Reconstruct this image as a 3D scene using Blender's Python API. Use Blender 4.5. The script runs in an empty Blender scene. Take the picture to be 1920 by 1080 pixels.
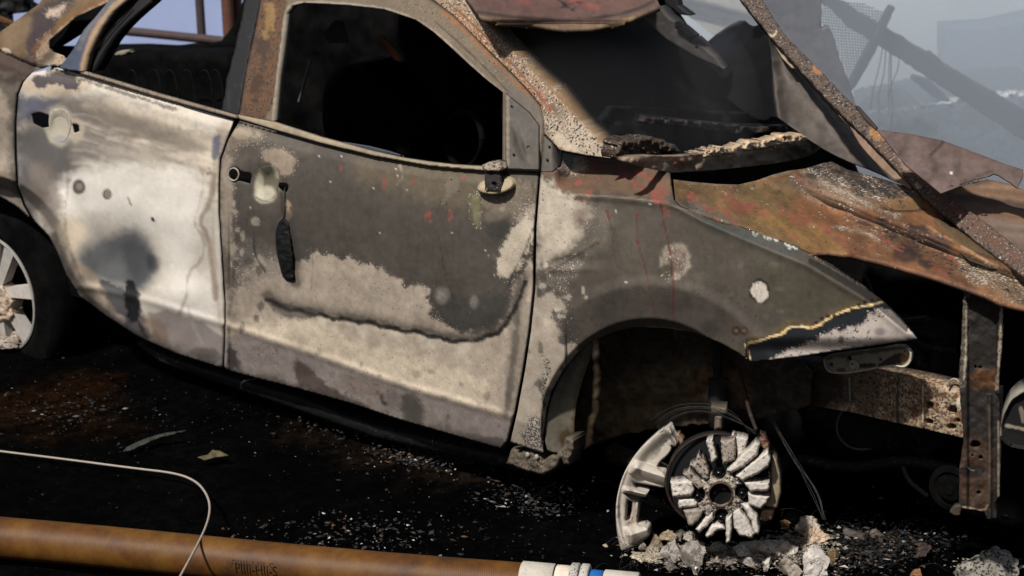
import bpy, bmesh, math, random
import numpy as np
from mathutils import Vector, Matrix

random.seed(7)
SC = bpy.context.scene
# ------------------------------------------------------------------ camera, sky, sun, exposure
FPX = 3400.0                       # focal length in pixels of a 1920 wide frame
PITCH = math.radians(19); TH = math.radians(37); CAM_H = 2.12
cam = bpy.data.cameras.new('camera'); cam.lens = 36 * FPX / 1920; cam.sensor_width = 36
cam.clip_start = 0.05; cam.clip_end = 500
camo = bpy.data.objects.new('camera', cam); SC.collection.objects.link(camo)
camo.location = (0, 0, CAM_H); camo.rotation_euler = (math.pi / 2 - PITCH, 0, 0)
SC.camera = camo
cam.dof.use_dof = True; cam.dof.focus_distance = 4.45; cam.dof.aperture_fstop = 4.5

SUN_EL = math.radians(53); SUN_AZ = math.radians(216)      # azimuth clockwise from +Y: behind the camera, to the left
world = bpy.data.worlds.new('World'); SC.world = world; world.use_nodes = True
wn = world.node_tree.nodes; wl = world.node_tree.links
sky = wn.new('ShaderNodeTexSky'); sky.sky_type = 'NISHITA'; sky.sun_disc = False
sky.sun_elevation = SUN_EL; sky.sun_rotation = SUN_AZ; sky.dust_density = 3.0
bg = wn['Background']; bg.inputs['Strength'].default_value = 0.05
wl.new(sky.outputs[0], bg.inputs[0])
sun = bpy.data.lights.new('sun', 'SUN'); sun.energy = 4.9; sun.angle = math.radians(2.5); sun.color = (1.0, 0.97, 0.94)
suno = bpy.data.objects.new('sun', sun); SC.collection.objects.link(suno)
sd = Vector((math.sin(SUN_AZ) * math.cos(SUN_EL), math.cos(SUN_AZ) * math.cos(SUN_EL), math.sin(SUN_EL)))
suno.rotation_euler = sd.to_track_quat('Z', 'Y').to_euler()
SC.view_settings.view_transform = 'Standard'; SC.view_settings.look = 'None'
SC.view_settings.exposure = 0.12; SC.view_settings.gamma = 1.0; SC.view_settings.use_curve_mapping = False
SC.cycles.volume_step_rate = 2.0; SC.cycles.volume_bounces = 2; SC.cycles.max_bounces = 6

# ------------------------------------------------------------------ geometry helpers
F = np.array([0, math.cos(PITCH), -math.sin(PITCH)]); U = np.array([0, math.sin(PITCH), math.cos(PITCH)])
R = np.array([1., 0, 0]); C0 = np.array([0, 0, CAM_H])
def rays(x, y):
    x = np.asarray(x, float); y = np.asarray(y, float)
    return F + R * ((x - 960) / FPX)[..., None] + U * ((540 - y) / FPX)[..., None]
class Plane:
    def __init__(s, p, n): s.p = np.array(p, float); n = np.array(n, float); s.n = n / np.linalg.norm(n)
    def at(s, x, y, w=0.0):        # the point of the plane (moved w towards its front) on the sight line of a traced point
        r = rays(x, y); w = np.asarray(w, float)
        t = (np.dot(s.p - C0, s.n) + w) / (r @ s.n)
        return C0 + r * t[..., None]
    def shift(s, w): return Plane(s.p + s.n * w, s.n)
def ground_at(x, y, z=0.0):
    return Plane((0, 0, z), (0, 0, 1)).at(x, y)
CA = np.array([-math.cos(TH), math.sin(TH), 0]); CN = np.array([-math.sin(TH), -math.cos(TH), 0])   # car axis to the rear, outward normal
SIDE = Plane(C0 + 4.7 * rays(960, 838), CN)
def plane3(a, b, c):
    n = np.cross(b - a, c - a)
    if np.dot(n, C0 - a) < 0: n = -n
    return Plane(a, n)
def facing(p, yaw=0.0, tilt=0.0):  # a plane through p whose front looks back at the camera side
    a = math.radians(yaw); t = math.radians(tilt)
    return Plane(p, (math.sin(a) * math.cos(t), -math.cos(a) * math.cos(t), math.sin(t)))

def _h(ix, iy, s):
    n = (ix.astype(np.int64) * 374761393 + iy.astype(np.int64) * 668265263 + s * 69069) & 0x7fffffff
    n = ((n ^ (n >> 13)) * 1274126177) & 0x7fffffff
    return ((n ^ (n >> 16)) & 0xffff) / 65535.0
def vnoise(x, y, s=0):
    ix = np.floor(x).astype(np.int64); iy = np.floor(y).astype(np.int64); fx = x - ix; fy = y - iy
    fx = fx * fx * (3 - 2 * fx); fy = fy * fy * (3 - 2 * fy)
    a = _h(ix, iy, s); b = _h(ix + 1, iy, s); c = _h(ix, iy + 1, s); d = _h(ix + 1, iy + 1, s)
    return (a * (1 - fx) + b * fx) * (1 - fy) + (c * (1 - fx) + d * fx) * fy
def fbm(x, y, scale, s=0, oct=4):  # -1..1, scale = size of the largest feature
    r = 0; a = 1; t = 0; f = 1.0 / scale
    for k in range(oct):
        r = r + a * (vnoise(x * f + 17.3 * k, y * f - 9.1 * k, s + k) * 2 - 1); t += a; a *= .55; f *= 2.1
    return r / t * 1.6
def sstep(a, b, x):
    t = np.clip((x - a) / (b - a), 0, 1); return t * t * (3 - 2 * t)
def lerpx(x, pts):
    p = np.array(pts, float); return np.interp(x, p[:, 0], p[:, 1])

def seg_dist(x, y, pts, closed):
    P = np.array(pts, float); Q = np.roll(P, -1, 0)
    if not closed: P = P[:-1]; Q = Q[:-1]
    best = np.full(x.shape, 1e9); bx = np.zeros_like(x); by = np.zeros_like(x)
    for (ax, ay), (cx, cy) in zip(P, Q):
        dx, dy = cx - ax, cy - ay; L = dx * dx + dy * dy + 1e-12
        t = np.clip(((x - ax) * dx + (y - ay) * dy) / L, 0, 1)
        qx = ax + t * dx; qy = ay + t * dy; d = np.hypot(x - qx, y - qy)
        m = d < best; best = np.where(m, d, best); bx = np.where(m, qx, bx); by = np.where(m, qy, by)
    return best, bx, by
def inside(x, y, pts):
    P = np.array(pts, float); Q = np.roll(P, -1, 0); r = np.zeros(x.shape, bool)
    for (ax, ay), (cx, cy) in zip(P, Q):
        if ay == cy: continue
        c = ((ay > y) != (cy > y)) & (x < (cx - ax) * (y - ay) / (cy - ay) + ax); r ^= c
    return r
def sdf(x, y, pts):                # >0 inside
    d, _, _ = seg_dist(x, y, pts, True); return np.where(inside(x, y, pts), d, -d)
def smooth(pts, n=2, closed=True): # Chaikin corner cutting
    P = np.array(pts, float)
    for _ in range(n):
        Q = np.roll(P, -1, 0)
        if closed: P = np.stack([P * .75 + Q * .25, P * .25 + Q * .75], 1).reshape(-1, 2)
        else:
            A = P[:-1]; B = P[1:]; M = np.stack([A * .75 + B * .25, A * .25 + B * .75], 1).reshape(-1, 2)
            P = np.vstack([P[:1], M, P[-1:]])
    return [tuple(p) for p in P]
def ell(cx, cy, rx, ry=None, n=20, rough=0, seed=0):
    ry = rx if ry is None else ry; rr = random.Random(seed)
    return [(cx + rx * (1 + rr.uniform(-rough, rough)) * math.cos(a), cy + ry * (1 + rr.uniform(-rough, rough)) * math.sin(a)) for a in [i * 2 * math.pi / n for i in range(n)]]
def ragged(pts, amp, step=8, seed=0):   # a torn outline
    rr = random.Random(seed); out = []
    for i in range(len(pts)):
        a = np.array(pts[i]); b = np.array(pts[(i + 1) % len(pts)]); L = np.linalg.norm(b - a); k = max(1, int(L / step))
        for j in range(k):
            p = a + (b - a) * j / k; out.append((p[0] + rr.uniform(-amp, amp), p[1] + rr.uniform(-amp, amp)))
    return out
def grid(poly, step, holes=()):
    P = np.array(poly, float); x0, y0 = P.min(0); x1, y1 = P.max(0)
    nx = max(1, int(math.ceil((x1 - x0) / step))); ny = max(1, int(math.ceil((y1 - y0) / step)))
    gx = np.linspace(x0, x1, nx + 1); gy = np.linspace(y0, y1, ny + 1)
    X, Y = np.meshgrid(gx, gy); cx = (X[:-1, :-1] + X[1:, 1:]) / 2; cy = (Y[:-1, :-1] + Y[1:, 1:]) / 2
    keep = inside(cx, cy, poly)
    for h in holes: keep &= ~inside(cx, cy, h)
    used = np.zeros(X.shape, int)
    used[:-1, :-1] += keep; used[1:, :-1] += keep; used[:-1, 1:] += keep; used[1:, 1:] += keep
    idx = -np.ones(X.shape, int); sel = used > 0; idx[sel] = np.arange(sel.sum())
    vx = X[sel].copy(); vy = Y[sel].copy(); bd = used[sel] < 4
    bxp, byp = vx[bd], vy[bd]
    best, qx, qy = seg_dist(bxp, byp, poly, True)
    for h in holes:
        b2, q2x, q2y = seg_dist(bxp, byp, h, True); m = b2 < best
        best = np.where(m, b2, best); qx = np.where(m, q2x, qx); qy = np.where(m, q2y, qy)
    if len(poly) < 60:
        for i in range(len(P)):
            a = P[i] - P[i - 1]; b = P[(i + 1) % len(P)] - P[i]
            ca = np.dot(a, b) / (np.linalg.norm(a) * np.linalg.norm(b) + 1e-9)
            if ca < .85 and len(bxp):
                k = np.argmin(np.hypot(bxp - P[i, 0], byp - P[i, 1]))
                if math.hypot(bxp[k] - P[i, 0], byp[k] - P[i, 1]) < step * 1.6: qx[k], qy[k] = P[i]
    vx[bd] = qx; vy[bd] = qy
    J, I = np.nonzero(keep)
    quads = np.stack([idx[J, I], idx[J + 1, I], idx[J + 1, I + 1], idx[J, I + 1]], 1)
    # boundary edges (directed like their quad)
    e = np.concatenate([quads[:, [0, 1]], quads[:, [1, 2]], quads[:, [2, 3]], quads[:, [3, 0]]])
    n = len(vx); key = e[:, 0] * n + e[:, 1]; rev = e[:, 1] * n + e[:, 0]
    be = e[~np.isin(rev, key)]
    return vx, vy, quads, be

# ------------------------------------------------------------------ materials
def S(r, g, b, k=0.80):
    v = np.array([r, g, b], float) / 255; v = np.where(v <= .04045, v / 12.92, ((v + .055) / 1.055) ** 2.4); return v * k
def _nodes(name):
    m = bpy.data.materials.new(name); m.use_nodes = True; return m, m.node_tree.nodes, m.node_tree.links, m.node_tree.nodes['Principled BSDF']
def paint_material(name, rough=.72, bump=.35, s1=210., metallic=0.0, spec=.3, mott=.8):
    m, N, L, B = _nodes(name)
    def nd(t, **k):
        o = N.new(t)
        for a, v in k.items(): setattr(o, a, v)
        return o
    co = nd('ShaderNodeTexCoord')
    def noise(scale, detail=4., rgh=.6, off=0):
        mp = nd('ShaderNodeMapping'); mp.inputs['Location'].default_value = (off, off * .7, off * .3); L.new(co.outputs['Object'], mp.inputs[0])
        t = nd('ShaderNodeTexNoise'); t.inputs['Scale'].default_value = scale; t.inputs['Detail'].default_value = detail; t.inputs['Roughness'].default_value = rgh
        L.new(mp.outputs[0], t.inputs['Vector']); return t.outputs['Fac']
    col = nd('ShaderNodeAttribute', attribute_name='Col'); msk = nd('ShaderNodeAttribute', attribute_name='Msk')
    sep = nd('ShaderNodeSeparateColor'); L.new(msk.outputs['Color'], sep.inputs[0])
    def mth(op, a, b=None, clamp=False):
        o = nd('ShaderNodeMath', operation=op, use_clamp=clamp)
        for i, v in enumerate((a, b)):
            if v is None: continue
            if isinstance(v, (int, float)): o.inputs[i].default_value = v
            else: L.new(v, o.inputs[i])
        return o.outputs[0]
    # fine value variation of the base
    nA = noise(38, 6, .68); nB = noise(420, 2, .5, 3)
    va = mth('ADD', mth('MULTIPLY', nA, mott), mth('MULTIPLY', nB, .45)); va = mth('ADD', va, .775 - mott * .5)
    mul = nd('ShaderNodeMix', data_type='RGBA', blend_type='MULTIPLY'); mul.inputs[0].default_value = 1
    L.new(col.outputs['Color'], mul.inputs[6])
    cb = nd('ShaderNodeCombineColor'); [L.new(va, cb.inputs[i]) for i in range(3)]; L.new(cb.outputs[0], mul.inputs[7])
    cur = mul.outputs[2]; facs = []
    for ch, c, sc, off, gain in ((sep.outputs[0], (.44, .38, .32), s1, 1, 6), (sep.outputs[1], (.018, .017, .018), s1 * .8, 5, 9),
                                 (sep.outputs[2], (.105, .046, .021), s1 * .35, 9, 3), (msk.outputs['Alpha'], (.20, .052, .038), s1 * .55, 13, 3)):
        n = noise(sc, 5, .62, off)
        f = mth('ADD', mth('MULTIPLY', mth('ADD', mth('SUBTRACT', ch, .5), mth('MULTIPLY', mth('SUBTRACT', n, .5), 1.9)), gain), .5, True)
        # a channel of zero shows nothing at all
        f = mth('MULTIPLY', f, mth('MULTIPLY', ch, 5., True))
        mx = nd('ShaderNodeMix', data_type='RGBA'); L.new(f, mx.inputs[0]); L.new(cur, mx.inputs[6])
        tint = nd('ShaderNodeMix', data_type='RGBA', blend_type='MULTIPLY'); tint.inputs[0].default_value = 1; tint.inputs[6].default_value = (*c, 1); L.new(cb.outputs[0], tint.inputs[7])
        L.new(tint.outputs[2], mx.inputs[7]); cur = mx.outputs[2]; facs.append(f)
    L.new(cur, B.inputs['Base Color'])
    B.inputs['Roughness'].default_value = rough; B.inputs['Metallic'].default_value = metallic; B.inputs['Specular IOR Level'].default_value = spec
    h = mth('ADD', mth('MULTIPLY', nA, .5), mth('MULTIPLY', nB, .3)); h = mth('ADD', h, mth('MULTIPLY', facs[0], .5)); h = mth('SUBTRACT', h, mth('MULTIPLY', facs[1], .35))
    bp = nd('ShaderNodeBump'); bp.inputs['Strength'].default_value = bump; bp.inputs['Distance'].default_value = .003
    L.new(h, bp.inputs['Height']); L.new(bp.outputs[0], B.inputs['Normal'])
    return m
def plain_material(name, c1, c2, scale=20., rough=.7, bump=.4, metallic=0., spec=.3, dist=.004):
    m, N, L, B = _nodes(name)
    co = N.new('ShaderNodeTexCoord'); t = N.new('ShaderNodeTexNoise'); t.inputs['Scale'].default_value = scale; t.inputs['Detail'].default_value = 7; t.inputs['Roughness'].default_value = .65
    L.new(co.outputs['Object'], t.inputs['Vector'])
    r = N.new('ShaderNodeValToRGB'); r.color_ramp.elements[0].position = .36; r.color_ramp.elements[1].position = .64
    r.color_ramp.elements[0].color = (*c1, 1); r.color_ramp.elements[1].color = (*c2, 1)
    L.new(t.outputs['Fac'], r.inputs[0]); L.new(r.outputs[0], B.inputs['Base Color'])
    b = N.new('ShaderNodeBump'); b.inputs['Strength'].default_value = bump; b.inputs['Distance'].default_value = dist; L.new(t.outputs['Fac'], b.inputs['Height']); L.new(b.outputs[0], B.inputs['Normal'])
    B.inputs['Roughness'].default_value = rough; B.inputs['Metallic'].default_value = metallic; B.inputs['Specular IOR Level'].default_value = spec
    return m
M = {}
M['paint'] = paint_material('burnt_paint')
M['smooth_paint'] = paint_material('baked_paint', mott=.3, bump=.15)
M['hood'] = paint_material('rusted_sheet', rough=.75, s1=150, mott=1.2)
M['alloy'] = paint_material('ashen_alloy', rough=.65, s1=150, bump=.22)
M['char'] = paint_material('charred_wood', rough=.9, s1=170, bump=.5)
M['nut'] = plain_material('oily_steel', (.006, .006, .007), (.02, .02, .022), 60, .22, .1, .8, spec=.5)
M['wire'] = plain_material('charred_wire', (.006, .006, .006), (.03, .028, .026), 60, .6)
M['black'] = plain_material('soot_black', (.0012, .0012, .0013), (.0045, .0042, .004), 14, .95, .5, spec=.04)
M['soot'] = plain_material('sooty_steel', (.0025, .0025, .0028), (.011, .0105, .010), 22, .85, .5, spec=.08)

# ------------------------------------------------------------------ object helpers
def link(name, me, mat, parent=None):
    o = bpy.data.objects.new(name, me); SC.collection.objects.link(o)
    if mat is not None: me.materials.append(M[mat] if isinstance(mat, str) else mat)
    if parent is not None: adopt(o, parent)
    return o
def adopt(o, parent):
    o.parent = parent          # every parent stands where its own location says, so this keeps the child in place
    o.matrix_parent_inverse = Matrix.Translation(-parent.location)
def thing(name, label, cat, loc=(0, 0, 0), group=None):
    o = bpy.data.objects.new(name, None); o.location = loc; o.empty_display_size = .1; SC.collection.objects.link(o)
    return tag(o, label, cat, group)
def tag(o, label=None, cat=None, group=None, kind=None):
    if label: o['label'] = label
    if cat: o['category'] = cat
    if group: o['group'] = group
    if kind: o['kind'] = kind
    return o
def mesh_from(name, V, faces, col=None, msk=None, smooth_=True):
    me = bpy.data.meshes.new(name); me.from_pydata([tuple(v) for v in V], [], [tuple(int(i) for i in f) for f in faces]); me.update()
    if smooth_: me.polygons.foreach_set('use_smooth', [True] * len(me.polygons))
    n = len(V)
    if col is not None:
        a = me.attributes.new('Col', 'FLOAT_COLOR', 'POINT'); d = np.ones((n, 4), np.float32); d[:, :3] = col; a.data.foreach_set('color', d.ravel())
        b = me.attributes.new('Msk', 'FLOAT_COLOR', 'POINT'); q = np.zeros((n, 4), np.float32); q[:] = 0 if msk is None else msk; b.data.foreach_set('color', q.ravel())
    return me
class Paint:
    CH = {'flake': 0, 'soot': 1, 'rust': 2, 'red': 3}
    def __init__(s, x, y, col=(.1, .1, .1)):
        s.x = x; s.y = y; s.c = np.tile(np.array(col, float), (len(x), 1)); s.m = np.zeros((len(x), 4)); s.k = 0; s.edge = 0.
    def _put(s, a, color, ch):
        a = np.clip(a, 0, 1)
        if color is not None:
            s.c = s.c * (1 - a[:, None]) + np.array(color) * a[:, None]
            if not ch: s.m *= (1 - .85 * a)[:, None]
        if ch:
            for n, v in ch.items(): i = s.CH[n]; s.m[:, i] = s.m[:, i] * (1 - a) + v * a
    def wob(s, amp, sc):
        s.k += 1
        return fbm(s.x, s.y, sc, s.k * 7) * amp if amp else 0
    def poly(s, pts, color=None, op=1., soft=6., amp=4., sc=18., sm=1, **ch):
        P = np.array(pts); r = soft + amp * 2 + 2
        m = (s.x > P[:, 0].min() - r) & (s.x < P[:, 0].max() + r) & (s.y > P[:, 1].min() - r) & (s.y < P[:, 1].max() + r)
        s.k += 1
        if not m.any(): return
        x, y = s.x[m], s.y[m]; d = sdf(x, y, smooth(pts, sm)) + fbm(x, y, sc, s.k * 7) * amp + fbm(x, y, 6, s.k * 7 + 3, 2) * amp * .35
        a = np.zeros(len(s.x)); a[m] = sstep(-soft / 2, soft / 2, d) * op; s._put(a, color, ch)
        if s.edge and color is not None and soft <= 14 and op > .6:    # blistered fringe where two burnt layers meet
            i = 0 if np.mean(color) > .15 else 1
            e = np.exp(-((d + 3) / 8.) ** 2) * s.edge; s.m[m, i] = np.maximum(s.m[m, i], e)
    def line(s, pts, w, color=None, op=1., soft=3., amp=1., sc=14., sm=1, **ch):
        P = np.array(pts); r = w + soft + amp * 2 + 2
        m = (s.x > P[:, 0].min() - r) & (s.x < P[:, 0].max() + r) & (s.y > P[:, 1].min() - r) & (s.y < P[:, 1].max() + r)
        s.k += 1
        if not m.any(): return
        x, y = s.x[m], s.y[m]; d, _, _ = seg_dist(x, y, smooth(pts, sm, False), False); d = w / 2 - d + fbm(x, y, sc, s.k * 7) * amp
        a = np.zeros(len(s.x)); a[m] = sstep(-soft / 2, soft / 2, d) * op; s._put(a, color, ch)
    def blob(s, cx, cy, rx, ry, color=None, op=1., ang=0., soft=.5, amp=.12, sc=20., **ch):
        s.k += 1
        a = math.radians(ang); dx = s.x - cx; dy = s.y - cy
        u = (dx * math.cos(a) + dy * math.sin(a)) / rx; v = (-dx * math.sin(a) + dy * math.cos(a)) / ry
        d = np.hypot(u, v) + fbm(s.x, s.y, sc, s.k * 7) * amp
        s._put(sstep(1 + soft / 2, 1 - soft / 2, d) * op, color, ch)
    def vary(s, amt=.12, sc=90, streak=0):
        n = fbm(s.x, s.y, sc, 91) + .5 * fbm(s.x, s.y, sc / 5, 55) + .45 * fbm(s.x, s.y, 7, 77, 2)
        if streak: n = n + streak * fbm(s.x, s.y * .12, 10, 33)
        s.c = s.c * (1 + amt * n)[:, None]
def slab(name, poly, plane, color=None, thk=.004, step=3., relief=None, painter=None, holes=(), mat='paint', parent=None, pillow=0., pillow_px=6., rough_w=0., rough_sc=14., w=0., flake=0., soot=0., rust=0., red=0., vary=.18, back=None, sm=False):
    """a sheet or solid with a traced outline, lying on its own plane in the scene with real thickness and relief"""
    vx, vy, quads, be = grid(poly, step, holes)
    W = np.full(len(vx), float(w))
    if relief is not None: W = W + relief(vx, vy)
    if pillow or rough_w:
        d, _, _ = seg_dist(vx, vy, poly, True)
        for h in holes:
            d2, _, _ = seg_dist(vx, vy, h, True); d = np.minimum(d, d2)
        t = np.clip(d / pillow_px, 0, 1); W = W + pillow * (np.sqrt(1 - (1 - t) ** 2) - 1)
        if rough_w: W = W + fbm(vx, vy, rough_sc, len(name) * 3 + int(vx[0])) * rough_w
    V = plane.at(vx, vy, W); n = len(V)
    Bk = V - plane.n * thk if back is None else V + np.array(back) * thk
    if pillow: Bk = plane.at(vx, vy, np.full(n, w)) - plane.n * thk if relief is None else Bk
    faces = np.vstack([quads, quads[:, ::-1] + n, np.stack([be[:, 1], be[:, 0], be[:, 0] + n, be[:, 1] + n], 1)])
    p = Paint(vx, vy, (.1, .1, .1) if color is None else color)
    if painter: painter(p)
    for k, v in (('flake', flake), ('soot', soot), ('rust', rust), ('red', red)):
        if v: p.m[:, Paint.CH[k]] = np.clip(v + fbm(vx, vy, 40, 3 + len(k)) * .12, 0, 1)
    if vary and not painter: p.vary(vary)
    me = mesh_from(name, np.vstack([V, Bk]), faces, np.vstack([p.c, p.c * .4]), np.vstack([p.m, p.m]))
    return link(name, me, mat, parent)
def tube_mesh(name, pts, rad, seg=8, closed=False, squash=None, col=None, jitter=0., rs=1):
    P = np.array(pts, float); n = len(P); rr = random.Random(rs)
    rad = np.full(n, rad) if np.isscalar(rad) else np.array(rad)
    T = np.gradient(P, axis=0); T /= np.linalg.norm(T, axis=1)[:, None] + 1e-12
    up = np.array([0, 0, 1.]); V = []; 
    for i in range(n):
        a = np.cross(T[i], up)
        if np.linalg.norm(a) < .05: a = np.cross(T[i], [0, 1., 0])
        a /= np.linalg.norm(a); b = np.cross(a, T[i])
        for k in range(seg):
            th = 2 * math.pi * k / seg; r = rad[i] * (1 + rr.uniform(-jitter, jitter))
            V.append(P[i] + a * math.cos(th) * r + b * math.sin(th) * r * (squash or 1))
    Fc = []
    for i in range(n - 1):
        for k in range(seg):
            k2 = (k + 1) % seg; Fc.append((i * seg + k, i * seg + k2, (i + 1) * seg + k2, (i + 1) * seg + k))
    Fc.append(tuple(range(seg))[::-1]); Fc.append(tuple((n - 1) * seg + k for k in range(seg)))
    return V, Fc
def curve_pts(pts, n=3):
    P = np.array(pts, float)
    for _ in range(n):
        A = P[:-1]; B = P[1:]; Mm = np.stack([A * .75 + B * .25, A * .25 + B * .75], 1).reshape(-1, P.shape[1]); P = np.vstack([P[:1], Mm, P[-1:]])
    return P
def tube(name, pts, rad, mat, parent=None, seg=8, sm=2, color=None, squash=None, jitter=0., **mk):
    P = curve_pts(pts, sm) if sm else np.array(pts, float)
    if not np.isscalar(rad): rad = np.interp(np.linspace(0, 1, len(P)), np.linspace(0, 1, len(rad)), rad)
    V, Fc = tube_mesh(name, P, rad, seg, squash=squash, jitter=jitter)
    col = None; msk = None
    if color is not None:
        col = np.tile(np.array(color), (len(V), 1)); msk = np.zeros((len(V), 4))
        for k, v in mk.items(): msk[:, Paint.CH[k]] = v
    return link(name, mesh_from(name, V, Fc, col, msk), mat, parent)
def lathe(name, c, axis, prof, mat, parent=None, seg=40, color=(.1, .1, .1), jitter=0., cap=True, **mk):
    """profile (distance along the axis, radius) turned round an axis through c"""
    c = np.array(c, float); ax = np.array(axis, float); ax /= np.linalg.norm(ax)
    a = np.cross(ax, [0, 0, 1.]); 
    if np.linalg.norm(a) < .05: a = np.array([1., 0, 0])
    a /= np.linalg.norm(a); b = np.cross(a, ax); V = []; Fc = []; rr = random.Random(len(prof))
    for s_, r in prof:
        for k in range(seg):
            th = 2 * math.pi * k / seg; q = r * (1 + rr.uniform(-jitter, jitter)); V.append(c + ax * s_ + a * math.cos(th) * q + b * math.sin(th) * q)
    for i in range(len(prof) - 1):
        for k in range(seg):
            k2 = (k + 1) % seg; Fc.append((i * seg + k, i * seg + k2, (i + 1) * seg + k2, (i + 1) * seg + k))
    if cap: Fc.append(tuple(range(seg))[::-1]); Fc.append(tuple((len(prof) - 1) * seg + k for k in range(seg)))
    col = np.tile(np.array(color), (len(V), 1)); msk = np.zeros((len(V), 4))
    for k, v in mk.items(): msk[:, Paint.CH[k]] = v
    me = mesh_from(name, V, Fc, col, msk); o = link(name, me, mat, parent)
    me.polygons.foreach_set('use_smooth', [abs(p.normal @ Vector(ax)) < .9 for p in me.polygons]); return o
def box_mesh(name, corners8, mat, parent=None, color=(.1, .1, .1), **mk):
    Fc = [(0, 1, 2, 3), (7, 6, 5, 4), (0, 4, 5, 1), (1, 5, 6, 2), (2, 6, 7, 3), (3, 7, 4, 0)]
    col = np.tile(np.array(color), (8, 1)); msk = np.zeros((8, 4))
    for k, v in mk.items(): msk[:, Paint.CH[k]] = v
    me = mesh_from(name, corners8, Fc, col, msk, False); bm = bmesh.new(); bm.from_mesh(me); bmesh.ops.recalc_face_normals(bm, faces=bm.faces); bm.to_mesh(me); bm.free()
    return link(name, me, mat, parent)
# ------------------------------------------------------------------ ground
def build_ground():
    # one sheet to the horizon, finer and lumpier where the picture looks
    nx, ny = 170, 150
    gx = np.concatenate([np.linspace(-60, -3.4, 8)[:-1], np.linspace(-3.4, 2.6, nx), np.linspace(2.6, 60, 8)[1:]])
    gy = np.concatenate([np.linspace(-20, 3.2, 6)[:-1], np.linspace(3.2, 7.5, ny), np.linspace(7.5, 90, 10)[1:]])
    X, Y = np.meshgrid(gx, gy); x = X.ravel(); y = Y.ravel()
    z = -.012 + fbm(x, y, .5, 3, 5) * .008 + fbm(x, y, .06, 8, 3) * .004
    far = np.clip((np.abs(y - 5.2) - 2.5) / 4, 0, 1); z = z * (1 - far) - .012 * far
    w = len(gx); i = np.arange(len(gy) - 1)[:, None] * w + np.arange(w - 1)[None, :]; i = i.ravel()
    fc = np.stack([i, i + 1, i + w + 1, i + w], 1)
    p = Paint(x * 100, y * 100, (.0010, .0010, .0010)); p.vary(.5, 30)
    # scorched brown earth at the left and below the sill
    q = ground_at([60, 150, 250, 120, 0, -60], [715, 700, 780, 800, 800, 740]); p.poly([(a * 100, b * 100) for a, b, _ in q], (.010, .0045, .0016), .8, 30, 14, 22)
    q = ground_at([560, 700, 860, 880, 760, 620], [800, 812, 850, 885, 868, 835]); p.poly([(a * 100, b * 100) for a, b, _ in q], (.012, .008, .005), .8, 20, 10, 8)
    me = mesh_from('ground', np.stack([x, y, z], 1), fc, p.c, p.m)
    o = link('ground', me, plain_ground()); tag(o, kind='structure')
def plain_ground():
    m, N, L, B = _nodes('charred_ground')
    co = N.new('ShaderNodeTexCoord'); a = N.new('ShaderNodeAttribute'); a.attribute_name = 'Col'
    t = N.new('ShaderNodeTexNoise'); t.inputs['Scale'].default_value = 30; t.inputs['Detail'].default_value = 9; t.inputs['Roughness'].default_value = .72
    L.new(co.outputs['Object'], t.inputs['Vector'])
    r = N.new('ShaderNodeValToRGB'); r.color_ramp.elements[0].position = .4; r.color_ramp.elements[1].position = .68
    r.color_ramp.elements[0].color = (.25, .25, .25, 1); r.color_ramp.elements[1].color = (1.8, 1.7, 1.7, 1)
    L.new(t.outputs['Fac'], r.inputs[0]); mx = N.new('ShaderNodeMix'); mx.data_type = 'RGBA'; mx.blend_type = 'MULTIPLY'; mx.inputs[0].default_value = 1
    L.new(a.outputs['Color'], mx.inputs[6]); L.new(r.outputs[0], mx.inputs[7]); L.new(mx.outputs[2], B.inputs['Base Color'])
    b = N.new('ShaderNodeBump'); b.inputs['Strength'].default_value = .6; b.inputs['Distance'].default_value = .01; L.new(t.outputs['Fac'], b.inputs['Height']); L.new(b.outputs[0], B.inputs['Normal'])
    B.inputs['Roughness'].default_value = .8; B.inputs['Specular IOR Level'].default_value = .012
    return m
build_ground()

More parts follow.
